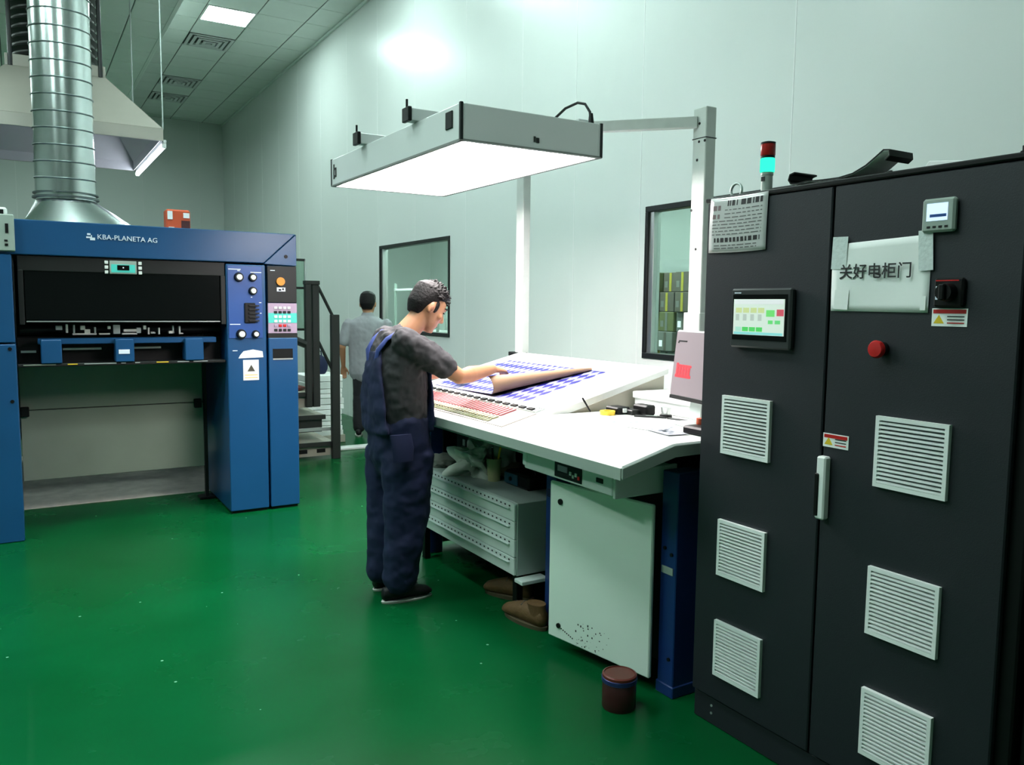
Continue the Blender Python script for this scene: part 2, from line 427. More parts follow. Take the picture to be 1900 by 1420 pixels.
# ceiling lights and vents
def ceiling_light(cx, cy, z, label):
    t = thing('ceiling_light', (cx, cy, z-0.01), label, 'ceiling light', 'ceiling lights')
    h = TS/2-0.006
    mb = MB()
    for (a, b, c, d) in ((-h, h, -h, -h+0.02), (-h, h, h-0.02, h), (-h, -h+0.02, -h+0.02, h-0.02), (h-0.02, h, -h+0.02, h-0.02)):
        mb.box(cx+a, cx+b, cy+c, cy+d, z-0.008, z+0.012)
    mb.obj('frame', M_white, t)
    B('diffuser', M_ceillight, t, cx-h+0.02, cx+h-0.02, cy-h+0.02, cy+h-0.02, z-0.004, z+0.01)
order = ['lit square ceiling panel above the blue press, the one in view', 'lit square ceiling panel, second from the far end of the high ceiling',
         'lit square ceiling panel, third from the far end of the high ceiling', 'lit square ceiling panel above the console and cabinet row',
         'lit square ceiling panel above the black cabinet', 'lit square ceiling panel behind the viewer on the high ceiling']
for k, (i, j) in enumerate(LC): ceiling_light(GX+(i+.5)*TS, GY+(j+.5)*TS, ZC, order[k])
low = ['lit square panel in the lower ceiling in front of the press', 'lit square panel in the lower ceiling above the viewer', 'added light panel in the lower ceiling hidden behind the spiral duct',  # panel behind the duct is added out of sight to brighten the far wall
       'added unseen light panel in the outer low ceiling row, farthest from the viewer', 'added unseen light panel in the outer low ceiling row, second from the far end', 'lit panel in the outer low ceiling row, third from the far end',  # the two farthest are added out of view to brighten the far wall
       'lit panel in the outer low ceiling row, fourth from the far end', 'lit panel in the outer low ceiling row, nearest the viewer', 'added unseen light panel in the low ceiling between the two rows, left of the console']  # last panel is added to brighten the console door
for k, (i, j) in enumerate(LC2): ceiling_light(GX2+(i+.5)*TS, GY2+(j+.5)*TS, ZL, low[k])
def ceiling_vent(cx, cy, z, label):
    t = thing('ceiling_vent', (cx, cy, z-0.05), label, 'air vent', 'square air diffusers in the ceiling')
    B('backing', M_black, t, cx-0.30, cx+0.30, cy-0.30, cy+0.30, z+0.03, z+0.04)
    for k in range(4):
        r0 = 0.315-k*0.075; zz = z-0.012-k*0.006
        mb = MB()
        for q in range(4):
            M = Matrix.Translation((cx, cy, 0)) @ Matrix.Rotation(q*PI/2, 4, 'Z')
            mb.prism([(-r0, -r0), (r0, -r0), (r0-0.038, -r0+0.038), (-r0+0.038, -r0+0.038)], 'z', zz, zz+0.006, 0, M)
            # sloping inner lip
            mb.prism([(-r0+0.038, zz), (-r0+0.044, zz), (-r0+0.052, zz+0.045), (-r0+0.046, zz+0.045)], 'x', -r0+0.04, r0-0.04, 0, M)
        mb.obj('louvre_ring', M_lampbody, t)
vl = ['square louvred air vent beside the lit ceiling panel', 'square louvred air vent in the middle of the three', 'square louvred air vent nearest the far wall']
for k, (i, j) in enumerate(VC): ceiling_vent(GX+(i+.5)*TS, GY+(j+.5)*TS, ZC, vl[k])

# the room beyond the windows
nr = struct(MB().box(8.6, 8.7, 0.5, 18, 0, 3.4).obj('wall_beyond', M_wall))
struct(MB().box(XW+0.05, 8.7, 0.4, 0.5, 0, 3.4).obj('wall_beyond_near', M_wall))
struct(MB().box(XW+0.05, 8.7, 18, 18.1, 0, 3.4).obj('wall_beyond_far', M_wall))
struct(MB().box(XW+0.05, 8.7, 0.5, 18, 3.4, 3.45).obj('ceiling_beyond', M_ceil))
for k, y in enumerate((3.5, 7.0, 10.5, 14.0)):
    tag(B('ceiling_light', M_nextlight, None, 4.7, 5.9, y-0.3, y+0.3, 3.37, 3.395, 0.004), 'lit ceiling panel in the room beyond the windows, %s from the cabinet' % ('first', 'second', 'third', 'fourth')[k], 'ceiling light', 'lights beyond the windows')
# pale partitions and cupboard seen through the windows
tag(B('partition_panel', M_white, None, 7.3, 7.36, 9.2, 11.4, 0, 2.6, 0.004), 'pale partition panel behind the far window', 'partition')
cb = thing('storage_cupboard', (7.9, 15.6, 0), 'pale grey-green cupboard behind the far window, beside the partition', 'cupboard')
B('body', M_edge, cb, 7.6, 8.4, 14.2, 17, 0, 1.9, 0.01)
for k in range(3): B('cupboard_door', M_drawer, cb, 7.575, 7.6, 14.23+k*0.93, 15.1+k*0.93, 0.08, 1.85, 0.006)
su = thing('shelf_unit', (6.5, 13.6, 0), 'open white shelf unit behind the far window', 'shelf')
for z in (0.4, 1.1, 1.86): B('shelf_board', M_white, su, 6.2, 6.75, 12.7, 14.6, z, z+0.04, 0.004)
for x in (6.22, 6.71):
    for y in (12.72, 14.56): B('upright', M_edge, su, x-0.02, x+0.02, y-0.02, y+0.02, 0, 2.0, 0.003)
# stacked cartons behind the near window
bm_ = [M_box_olive, M_box_brown, M_box_grey, M_box_yellow]
colw = ['olive', 'brown', 'grey', 'yellow']
rows = ['bottom', 'second', 'third', 'fourth', 'fifth', 'sixth', 'seventh', 'eighth', 'top']
posn = ['first', 'second', 'third', 'fourth', 'fifth', 'sixth', 'seventh']
rb = random.Random(21); proto_ = {}
for r_ in range(9):
    for c_ in range(7):
        k = rb.choice((0, 0, 1, 2, 1)) if r_ not in (4, 5) else rb.choice((0, 3, 3, 2))
        y0 = 5.75+c_*0.26; z0 = r_*0.222; dx = rb.uniform(-.04, .04); dy = rb.uniform(-.012, .012)
        lb = '%s carton in the %s row, %s from the cabinet side, behind the near window' % (colw[k], rows[r_], posn[c_])
        if k not in proto_:
            t = thing('carton', (6.5, y0+0.12, z0), lb, 'box', 'cartons stacked behind the near window')
            B('box_body', bm_[k], t, 6.25, 6.7, y0, y0+0.235, z0, z0+0.218, 0.006)
            B('box_tape', (M_box_grey, M_box_yellow, M_box_brown, M_box_olive)[k], t, 6.247, 6.25, y0+0.10, y0+0.135, z0+0.004, z0+0.212); B('box_label_or_glint', M_paper if k == 2 else M_box_grey, t, 6.247, 6.25, y0+0.16, y0+0.21, z0+0.05, z0+0.12)
            proto_[k] = t
        else:
            t = copy_tree(proto_[k], (0, 0, 0), None, lb); t.location = (6.5+dx, y0+0.12+dy, z0)
t = thing('carton', (6.6, 9.6, 0), 'yellow-green tall carton behind the far window', 'box')
B('box_body', M_box_yellow, t, 6.3, 6.9, 11.3, 12.2, 0, 1.45, 0.008)
B('box_tape', M_box_grey, t, 6.297, 6.3, 11.72, 11.78, 0.02, 1.43)

# ================================================================== PRINTING PRESS (delivery end)
YP = 6.23
pad = struct(MB().box(-0.7, 1.9, 7.12, 9.6, 0, 0.006, 0.002).obj('floor_plate', M_concrete), 'worn concrete strip of floor under the press')
P = thing('printing_press', (0.7, 6.7, 0), 'blue sheet-fed printing press delivery with dark guard window and control columns', 'printing press')
B('press_body', M_dark, P, -0.6, 1.72, 8.1, 9.5, 0.4, 2.0, 0.01); B('side_frame', M_blue, P, -0.6, -0.5, 7.2, 8.1, 0.0, 2.0, 0.01); B('side_frame', M_blue, P, 1.62, 1.72, 7.15, 8.1, 0.0, 2.0, 0.01)
cl = B('left_column', M_blue, P, -0.62, -0.025, YP-0.05, 7.2, 0.0, 1.315, 0.006)
B('left_column', M_blue, P, -0.62, -0.028, YP-0.05, 7.2, 1.325, 1.895, 0.006)
for z in (1.285, 0.94): C('bolt', M_black, cl, (-0.06, YP-0.055, z), (-0.06, YP-0.049, z), 0.012, n=10)
beam = MB().prism([(-0.62, 1.9), (1.592, 1.9), (1.837, 2.128), (-0.62, 2.128)], 'y', YP, 7.0, 0.005).obj('top_beam', M_blue, P)
text('logo_lettering', 'KBA-PLANETA AG', 0.05, M_textw, beam, (0.478, YP-0.002, 2.022), (1, 0, -0.02), (0, 0, 1), 0.004, width=0.375)
mb = MB().box(0.415, 0.436, YP-0.003, YP, 2.046, 2.058).box(0.409, 0.44, YP-0.003, YP, 2.026, 2.036).box(0.432, 0.462, YP-0.003, YP, 2.012, 2.03).box(0.438, 0.444, YP-0.003, YP, 2.03, 2.046)
mb.obj('logo_emblem', M_textw, beam)
oh = MB().prism([(1.590, 1.893), (1.842, 1.886), (1.842, 2.128)], 'y', YP+0.004, 7.0, 0.004).obj('column_head', M_blue, P)
C('bolt', M_black, oh, (1.76, YP-0.002, 1.955), (1.76, YP+0.004, 1.955), 0.014, n=10)
# pale box on the upper left corner
wbx = B('corner_box', M_edge, P, -0.33, -0.004, YP-0.06, YP+0.05, 1.915, 2.15, 0.006)
for z0, z1, x0 in ((2.03, 2.09, -0.055), (1.975, 1.987, -0.062), (1.948, 1.962, -0.06)): B('slot', M_black, wbx, x0, x0+0.018, YP-0.064, YP-0.059, z0, z1)
hb = B('corner_box_top', M_white, P, -0.25, -0.04, YP+0.02, YP+0.2, 2.13, 2.2, 0.01)
B('slot', M_black, hb, -0.11, -0.06, YP+0.016, YP+0.021, 2.15, 2.185)
# guard opening
B('cavity_back', M_black, P, -0.02, 1.31, 7.15, 7.2, 1.1, 1.9)
B('cavity_top', M_black, P, -0.02, 1.31, 6.35, 7.15, 1.86, 1.9)
B('guard_header', M_dark, P, 0.0, 1.31, YP+0.015, YP+0.06, 1.795, 1.895, 0.004)
gd = B('guard_window', M_blackgloss, P, 0.035, 1.275, YP+0.02, YP+0.04, 1.47, 1.80, 0.004)
B('guard_frame', M_dark, P, 0.0, 0.032, YP+0.01, YP+0.05, 1.44, 1.80, 0.003)
B('guard_frame', M_dark, P, 1.278, 1.312, YP+0.01, YP+0.05, 1.44, 1.80, 0.003)
B('guard_rail', M_wire, P, 0.04, 1.27, YP+0.012, YP+0.02, 1.458, 1.465)
dp = B('display_panel', M_edge, P, 0.545, 0.715, YP+0.004, YP+0.016, 1.79, 1.88, 0.002)
B('display_face', M_green, dp, 0.555, 0.705, YP+0.001, YP+0.005, 1.80, 1.855)
B('display_screen', M_blackgloss, dp, 0.592, 0.668, YP-0.002, YP+0.002, 1.815, 1.85)
B('display_cursor', M_textw, dp, 0.626, 0.634, YP-0.004, YP-0.002, 1.829, 1.837)
for k in range(3):
    for x in (0.515, 0.727):
        B('display_key', M_white, dp, x, x+0.022, YP+0.004, YP+0.016, 1.79+k*0.033, 1.812+k*0.033, 0.002)
# gripper gear in the slot under the guard
for k, (x, wd, z, h) in enumerate([(0.21, .04, 1.40, .03), (0.27, .015, 1.38, .06), (0.31, .15, 1.365, .012), (0.315, .012, 1.37, .065), (0.36, .03, 1.40, .03), (0.385, .035, 1.375, .03), (0.445, .012, 1.37, .05),
        (0.475, .07, 1.365, .012), (0.53, .02, 1.405, .022), (0.565, .045, 1.37, .065), (0.62, .10, 1.365, .012), (0.63, .09, 1.385, .02), (0.715, .03, 1.375, .04), (0.76, .02, 1.40, .03), (0.79, .012, 1.365, .05), (0.81, .03, 1.37, .014),
        (0.86, .012, 1.365, .05), (0.93, .035, 1.37, .02), (0.955, .012, 1.37, .06), (1.0, .012, 1.365, .06), (1.01, .02, 1.365, .01)]):
    B('gripper_piece', M_chrome if k % 3 else M_wire, P, x, x+wd, 6.36, 6.40, z, z+h, 0.002)
C('gripper_shaft', M_dark, P, (0.0, 6.5, 1.40), (1.31, 6.5, 1.40), 0.035, n=14)
xb = B('cross_bar', M_blue, P, 0.1, 1.25, 6.30, 6.40, 1.305, 1.345, 0.004)
B('cross_bar_back', M_black, P, -0.02, 1.31, 6.45, 6.6, 1.17, 1.35, 0.004)
for a, b in ((0.115, 0.238), (0.565, 0.685), (1.024, 1.15)): bk = B('stop_block', M_blue, P, a, b, 6.25, 6.4, 1.178, 1.338, 0.005)
B('name_plate', M_textw, P, 0.585, 0.655, 6.246, 6.25, 1.235, 1.265)
for a, b, z in ((0.0, 0.09, 1.245), (0.25, 0.49, 1.26), (0.70, 0.88, 1.262)): B('guide_rail', M_wire, P, a, b, 6.40, 6.44, z, z+0.014)
B('lower_sill', M_dark, P, -0.02, 1.31, 6.27, 6.5, 1.155, 1.175, 0.003)
for a, b in ((0.01, 0.2), (0.27, 0.33), (0.37, 0.57), (0.6, 0.63), (0.69, 0.72), (0.83, 0.91), (0.97, 1.05), (1.08, 1.18)): B('sill_strip', M_sheetpile if a < .2 else M_yellow if a in (.27, .83) else M_wire, P, a, b, 6.265, 6.27, 1.166, 1.173)
# grey-green pile guard panels
pn = B('pile_guard_panel', M_sheetpile, P, -0.02, 1.245, 6.86, 6.88, 0.80, 1.15, 0.003)
pn2 = B('pile_guard_panel', M_sheetpile, P, -0.02, 1.245, 6.85, 6.87, 0.275, 0.795, 0.003)
for x in (-0.02, 1.175): B('hinge_block', M_black, P, x, x+0.055, 6.82, 6.86, 0.755, 0.825, 0.004)
B('guard_post', M_dark, P, 1.25, 1.275, 6.85, 6.9, 0.0, 1.15, 0.003)
B('levelling_foot', M_black, P, 1.20, 1.32, 6.82, 6.95, 0.0, 0.02, 0.004)
# inner control column
ic = B('control_column', M_blue, P, 1.315, 1.602, YP, 7.15, 0.02, 1.885, 0.006)
B('column_foot', M_black, P, 1.33, 1.59, YP+0.02, 7.1, 0.0, 0.02)
cp = B('control_plate', M_bluelt, P, 1.325, 1.575, YP-0.006, YP, 1.335, 1.872, 0.002)
def knob(x, z, r, m):
    k = C('knob', M_black, cp, (x, YP-0.006, z), (x, YP-0.035, z), r, r*0.85, 14)
    C('knob_cap', m, k, (x, YP-0.035, z), (x, YP-0.040, z), r*0.62, r*0.55, 12)
for x, z, r in ((1.405, 1.79, .036), (1.505, 1.79, .032), (1.505, 1.69, .032), (1.415, 1.367, .038), (1.52, 1.366, .03)): knob(x, z, r, M_white)
sw = B('switch_bank', M_black, cp, 1.44, 1.52, YP-0.02, YP-0.006, 1.45, 1.60, 0.004)
for k in range(5): B('switch_lever', M_dark, sw, 1.47, 1.545, YP-0.032, YP-0.02, 1.462+k*0.028, 1.472+k*0.028)
for a, b, z in ((1.33, 1.42, 1.845), (1.49, 1.57, 1.825), (1.335, 1.41, 1.437), (1.55, 1.567, 1.60), (1.555, 1.567, 1.52), (1.49, 1.50, 1.64), (1.395, 1.415, 1.835), (1.35, 1.385, 1.24)):
    B('print_mark', M_textw, cp, a, b, YP-0.0075, YP-0.006, z, z+0.006)
tn = MB().prism([(1.392, 1.185), (1.575, 1.19), (1.57, 1.235), (1.50, 1.25), (1.43, 1.238), (1.405, 1.21)], 'y', YP-0.004, YP-0.001).obj('torn_label', M_paper, ic)
ws = B('warning_label', M_paper, ic, 1.425, 1.54, YP-0.004, YP-0.001, 1.018, 1.172)
MB().prism([(1.455, 1.085), (1.512, 1.085), (1.484, 1.135)], 'y', YP-0.006, YP-0.004).obj('warning_mark', M_box_brown, ws)
for z in (1.035, 1.055): B('print_line', M_yellow, ws, 1.435, 1.53, YP-0.005, YP-0.004, z, z+0.005)
# outer column
oc = B('outer_column', M_blue, P, 1.618, 1.842, YP, 7.15, 0.02, 1.335, 0.006)
B('column_foot', M_black, P, 1.63, 1.83, YP+0.02, 7.1, 0.0, 0.02)
B('outer_column_back', M_blue, P, 1.618, 1.842, YP+0.02, 7.15, 1.335, 1.885, 0.004)
dk = B('button_panel', M_dark, P, 1.618, 1.840, YP+0.004, YP+0.02, 1.605, 1.882, 0.003)
C('orange_button', M_orange, dk, (1.715, YP+0.004, 1.765), (1.715, YP-0.014, 1.765), 0.032, n=16)
ib = B('icon_button', M_textw, dk, 1.688, 1.752, YP, YP+0.004, 1.69, 1.72)
B('icon_mark', M_black, ib, 1.70, 1.72, YP-0.002, YP, 1.695, 1.708); B('icon_mark', M_black, ib, 1.728, 1.74, YP-0.002, YP, 1.70, 1.714)
B('print_mark', M_textw, dk, 1.64, 1.675, YP+0.0025, YP+0.004, 1.845, 1.85)
kp = B('keypad_panel', M_pink, P, 1.618, 1.840, YP+0.004, YP+0.02, 1.37, 1.60, 0.003)
B('keypad_band', M_green, kp, 1.62, 1.838, YP+0.002, YP+0.004, 1.45, 1.525)
for r_ in range(6):
    for c_ in range(4):
        B('key', (M_white, M_dark, M_white, M_white, M_red, M_dark)[r_] if not (r_ == 4 and c_ in (0, 3)) else M_pink, kp, 1.663+c_*0.034, 1.687+c_*0.034, YP-0.004, YP+0.003, 1.385+(5-r_)*0.034, 1.405+(5-r_)*0.034, 0.002)
B('panel_gap', M_dark, P, 1.618, 1.842, YP+0.006, YP+0.05, 1.335, 1.37)
sl = B('slot_recess', M_black, oc, 1.648, 1.802, YP-0.002, YP+0.002, 1.178, 1.252)
B('slot_lip', M_wire, oc, 1.648, 1.802, YP-0.006, YP, 1.168, 1.178)

# carton standing on the press
ct = thing('carton', (1.04, 6.55, 2.128), 'small red carton with white label standing on the blue press', 'box')
B('box_body', M_red if False else mat('carton_red', (0.62, 0.09, 0.03), 0.5), ct, 0.955, 1.125, 6.5, 6.62, 2.128, 2.285, 0.012)
B('box_label_or_glint', M_paper, ct, 1.075, 1.118, 6.496, 6.5, 2.225, 2.262); B('box_label_or_glint', M_can, ct, 1.06, 1.12, 6.496, 6.5, 2.135, 2.205)
B('box_label_or_glint', M_paper, ct, 0.965, 1.0, 6.496, 6.5, 2.21, 2.27); B('box_label_or_glint', M_paper, ct, 0.972, 1.01, 6.496, 6.5, 2.14, 2.155)  # pale patches on the left paint in a white reflection

# spiral duct with its transition on the press roof
D = thing('spiral_duct', (0.33, 6.8, 2.128), 'shiny galvanised spiral duct rising from the blue press roof', 'duct')
mb = MB()
n = 32; r = 0.195; cx, cy = 0.327, 6.8
z = 2.32; Z = [z+k*(ZL-z)/22 for k in range(23)]
R = [[mb.bm.verts.new((cx+r*math.cos(2*PI*k/n), cy+r*math.sin(2*PI*k/n), zz)) for k in range(n)] for zz in Z]
for a, b in zip(R, R[1:]):
    for k in range(n): mb.bm.faces.new([a[k], a[(k+1) % n], b[(k+1) % n], b[k]])
mb.obj('pipe', M_galv, D, smooth=60)
for k in range(1, 22):
    zz = 2.36+k*0.1155
    if zz > ZL-0.02: break
    pr = MB()
    for a in range(n):
        pass
    t0 = [(r+0.001, -0.006), (r+0.006, -0.003), (r+0.006, 0.003), (r+0.001, 0.006)]
    pr.lathe((cx, cy, zz), t0, 32); o = pr.obj('seam_band', M_galvd, D, smooth=60)
    sh = 0.0275
    for v in o.data.vertices:     # the seam climbs a little round the pipe
        v.co.z += 0.012*math.sin(math.atan2(v.co.y+D.location.y-cy, v.co.x+D.location.x-cx))
pr = MB().lathe((cx, cy, 2.345), [(r+0.001, -0.012), (r+0.022, -0.012), (r+0.022, 0.0), (r+0.001, 0.0)], 32); pr.obj('flange', M_galvd, D, smooth=40)
pr = MB().lathe((cx, cy, 2.365), [(r+0.001, 0), (r+0.018, 0), (r+0.018, 0.008), (r+0.001, 0.008)], 32); pr.obj('flange', M_galvd, D, smooth=40)
mb = MB(); N = 32; top = []; bot = []
for k in range(N):
    a = 2*PI*(k+.5)/N; ca, sa = math.cos(a), math.sin(a)
    top.append(mb.bm.verts.new((cx+r*0.98*ca, cy+r*0.98*sa, 2.325)))
    m_ = max(abs(ca), abs(sa)); qx, qy = ca/m_, sa/m_
    bot.append(mb.bm.verts.new((0.40+0.36*qx, 6.80+0.34*qy, 2.128)))
for k in range(N): mb.bm.faces.new([bot[k], bot[(k+1) % N], top[(k+1) % N], top[k]])
mb.obj('transition', M_galv, D, smooth=30)

# extraction hood hanging behind the duct
HD = thing('extraction_hood', (0.36, 8.5, 2.97), 'large sheet-metal extraction hood hanging behind the spiral duct', 'extraction hood')
rx0, rx1, ry0, ry1 = -0.40, 1.11, 7.6, 9.49; tx0, tx1, ty0, ty1 = -0.02, 0.74, 8.2, 8.9; z0, z1, z2 = 2.97, 3.07, 3.57
def slab(pts, name, m, th=0.012):
    # a folded sheet: outer skin in sheet metal, inner skin in white
    n_ = (Vector(pts[1])-Vector(pts[0])).cross(Vector(pts[2])-Vector(pts[0])).normalized()
    mbx = MB(); A = [mbx.bm.verts.new(Vector(p)) for p in pts]; Bv = [mbx.bm.verts.new(Vector(p)+n_*th) for p in pts]
    mbx.bm.faces.new(A); mbx.bm.faces.new(Bv[::-1])
    for i in range(len(pts)): mbx.bm.faces.new([A[i], Bv[i], Bv[(i+1) % len(pts)], A[(i+1) % len(pts)]])
    return mbx.obj(name, m, HD)
def ring(x0, x1, y0, y1, z): return [(x0, y0, z), (x1, y0, z), (x1, y1, z), (x0, y1, z)]
a, b, c = ring(rx0, rx1, ry0, ry1, z0), ring(rx0, rx1, ry0, ry1, z1), ring(tx0, tx1, ty0, ty1, z2)
i_ = 0.02
ai, bi, ci = ring(rx0+i_, rx1-i_, ry0+i_, ry1-i_, z0), ring(rx0+i_, rx1-i_, ry0+i_, ry1-i_, z1-0.01), ring(tx0+i_, tx1-i_, ty0+i_, ty1-i_, z2-0.01)
for q, nm in enumerate(('front', 'right', 'back', 'left')):
    p = (q+1) % 4
    slab([a[q], a[p], b[p], b[q]], 'rim_panel', M_hood, -0.01 if False else 0.004)
    slab([b[q], b[p], c[p], c[q]], 'slope_panel', M_hood, 0.004)
    slab([ai[p], ai[q], bi[q], bi[p]], 'inner_rim', M_hoodin, 0.003)
    slab([bi[p], bi[q], ci[q], ci[p]], 'inner_slope', M_hoodin, 0.003)
mb = MB(); pts = ring(tx0, tx1, ty0, ty1, z2); pts2 = ring(tx0, tx1, ty0, ty1, z2+0.1)
mb.box(tx0, tx1, ty0, ty1, z2, z2+0.1, 0.005).obj('throat_collar', M_hood, HD)
fx = MB(); prof = []
zz = z2+0.1
while zz < ZL: prof += [(0.33, zz-z2), (0.36, zz-z2+0.03), (0.33, zz-z2+0.06)]; zz += 0.075
fx.lathe((0.36, 8.55, z2), prof, 28).obj('flexible_duct', M_steel, HD, smooth=30)
for x in (0.02, 0.70): 
    C('drop_rod', M_darkframe, HD, (x, 8.2, z2), (x, 8.2, ZL), 0.018, n=8)
for x, y in ((1.115, 7.62), (1.10, 9.45), (-0.39, 7.62)): C('hanging_wire', M_wire, HD, (x, y, z1), (x, y, ZL+0.01), 0.006, n=6)
TL = thing('fluorescent_tube', (1.13, 8.5, 2.93), 'lit fluorescent tube light along the edge of the hanging hood', 'tube light')
B('fitting', M_white, TL, 1.105, 1.14, 7.62, 9.47, 2.955, 2.985, 0.003)
C('tube', M_tube, TL, (1.122, 7.64, 2.935), (1.122, 9.45, 2.935), 0.019, n=14)
for y in (7.63, 9.45): B('end_cap', M_white, TL, 1.105, 1.14, y-0.008, y+0.008, 2.915, 2.96, 0.003)

# ================================================================== STEPS BEHIND THE PRESS
ST = thing('access_steps', (2.5, 8.4, 0), 'dark steel access steps with handrail behind the blue press', 'steps')
YS = 8.03
for k, (zt, xr, h) in enumerate(((0.175, 2.76, 0.15), (0.46, 2.66, 0.18), (0.70, 2.59, 0.16))):
    tr = B('tread', M_step, ST, 2.0, xr, YS+0.05, YS+0.75, zt-0.03, zt, 0.004)
    B('tread_nosing', M_steel, ST, 2.0, xr+0.004, YS+0.03, YS+0.05, zt-0.045, zt+0.002, 0.003)
    rs = B('riser', M_step if k != 1 else M_steel, ST, 2.0, xr-0.02, YS+0.08, YS+0.10, zt-h, zt-0.045, 0.003)
    if k == 0:
        for x in (2.39, 2.58): B('riser_slot', M_black, rs, x, x+0.09, YS+0.074, YS+0.08, 0.06, 0.10)
B('bottom_strip', M_wire, ST, 2.0, 2.73, YS+0.06, YS+0.09, 0.29, 0.325, 0.003)
B('rail_post', M_steel, ST, 2.715, 2.80, YS-0.03, YS+0.03, 0.0, 1.49, 0.004)
B('rail_post', M_steel, ST, 2.455, 2.515, YS-0.01, YS+0.05, 0.55, 1.82, 0.004); B('rail_post', M_steel, ST, 2.53, 2.60, YS+0.0, YS+0.06, 0.55, 1.82, 0.004)
B('post_cap', M_steel, ST, 2.45, 2.605, YS-0.012, YS+0.062, 1.79, 1.83, 0.004)
for za, zb in ((1.80, 1.47), (1.24, 0.90)): MB().tube([(2.58, YS+0.02, za), (2.74, YS, zb)], 0.016, 8).obj('handrail', M_steel, ST, smooth=40)
MB().tube([(2.2, YS+0.02, 1.30), (2.46, YS+0.02, 1.19)], 0.04, 8).obj('handrail', M_steel, ST, smooth=40)
for z in (2.05, 1.76, 1.33): B('guard_bar', M_steel, ST, 2.25, 2.56, YS+0.32, YS+0.345, z-0.012, z+0.012, 0.002)
B('guard_pane', glass_mat('guard_acrylic', (0.75, 0.86, 0.80)), ST, 2.26, 2.55, YS+0.33, YS+0.336, 1.32, 2.05)
B('guard_upright', M_wire, ST, 2.55, 2.565, YS+0.32, YS+0.345, 0.7, 2.06, 0.002)
tag(MB().tube([(2.34, YS+0.25, 0.715), (2.44, YS+0.2, 0.73), (2.55, YS+0.3, 0.722)], [0.02, 0.032, 0.012], 8).obj('rag', M_canlid, None, smooth=60), 'dark red crumpled rag lying on the top step', 'rag')
bt = thing('plastic_jug', (2.40, YS+0.5, 0.70), 'white plastic jug standing on the top step by the press', 'jug')
MB().lathe((2.40, YS+0.5, 0.70), [(0.05, 0), (0.06, 0.01), (0.06, 0.14), (0.03, 0.19), (0.022, 0.2)], 16).obj('jug_body', M_white, bt, smooth=40)
MB().lathe((2.40, YS+0.5, 0.90), [(0.026, 0), (0.026, 0.025)], 12).obj('jug_cap', M_black, bt, smooth=40)
bb = thing('blue_bag', (2.98, 9.2, 0.76), 'dark blue bag lying on the paper stack behind the steps', 'bag')
MB().ell((2.96, 9.2, 0.88), (0.11, 0.09, 0.13)).obj('bag_body', M_overall, bb, smooth=60)
MB().tube([(2.92, 9.2, 0.98), (2.93, 9.2, 1.05), (2.99, 9.2, 1.05), (3.0, 9.2, 0.98)], 0.008, 6).obj('bag_handle', M_overall, bb, smooth=60)
# stacks of white paper behind the steps
for k, (x, y, wx, wy, h, lb) in enumerate(((2.95, 9.2, 0.42, 0.5, 0.65, 'stack of white paper sheets on a pallet right behind the steps'),)):
    t = thing('paper_stack', (x, y, 0), lb, 'paper stack')
    for q in range(3): B('pallet_slat', M_step, t, x-wx/2-0.03, x+wx/2+0.03, y-wy/2+q*wy/2.4, y-wy/2+q*wy/2.4+0.09, 0.0, 0.09, 0.004)
    zz = 0.09; q = 0
    while zz < 0.74:
        hh = random.uniform(0.05, 0.09)
        B('paper_bundle', M_paper if q % 3 else M_white, t, x-wx/2+random.uniform(-.015, .015), x+wx/2+random.uniform(-.015, .015), y-wy/2, y+wy/2, zz, zz+hh-0.006, 0.004); zz += hh; q += 1
tag(B('floor_strip', M_white, None, 2.86, 3.5, 8.42, 8.56, 0.0, 0.03, 0.006), 'pale board lying on the floor beside the steps', 'board')

# ================================================================== PRESS CONSOLE
X0, Z0, SL = 1.905, 1.003, 0.2586           # front edge and slope of the console top
def zs(x): return Z0+SL*(x-X0)
SN = Vector((-SL, 0, 1)).normalized(); SU = Vector((1, 0, SL)).normalized()
YN, YM, YF = 2.33, 3.262, 4.78
K = thing('press_console', (2.5, 3.55, 0), 'white press console with sloping proofing table, flat desk and navy legs', 'console')
XBEND = 2.165; ZD = zs(XBEND)
def sp(x, dz=0.0): return (x, zs(x)+dz)
top = MB().prism([sp(X0), sp(XBEND), (3.06, ZD), (3.06, ZD-0.05), (XBEND+0.01, ZD-0.055), sp(X0, -0.05)], 'y', YN, YM-0.002, 0.006).obj('desk_top', M_consolewhite, K)
B('desk_edge', M_edge, top, X0+0.02, 3.04, YN+0.015, YM, 0.955, 0.975) if False else None
MB().prism([(X0-0.003, Z0-0.006), (X0+0.004, Z0-0.006), (X0+0.004, Z0-0.052), (X0-0.003, Z0-0.052)], 'y', YN+0.004, YF-0.004).obj('front_edge_band', M_edge, K)
MB().prism([sp(X0+0.004, -0.008), sp(XBEND, -0.008), (3.05, ZD-0.008), (3.05, ZD-0.048), (XBEND+0.01, ZD-0.052), sp(X0+0.004, -0.048)], 'y', YN-0.003, YN+0.003).obj('side_edge_band', M_edge, K)
pan = MB().prism([sp(X0), sp(2.975), sp(2.975, -0.035), sp(X0, -0.05)], 'y', YM, YF, 0.005).obj('proofing_table', M_consolewhite, K)
B('rear_ledge', M_dark, K, 2.98, 3.04, 4.78, 4.95, 1.245, 1.275, 0.004)
MB().prism([(XBEND+0.03, ZD), sp(2.95, -0.035), (2.95, ZD-0.04), (XBEND+0.03, ZD-0.04)], 'y', YM+0.01, YM+0.03).obj('side_cheek', mat('cheek_beige', (0.42, 0.40, 0.33), 0.5), K)
MB().prism([(XBEND+0.03, ZD), sp(2.95, -0.035), (2.95, ZD-0.04), (XBEND+0.03, ZD-0.04)], 'y', YF-0.04, YF-0.02).obj('side_cheek', M_edge, K)
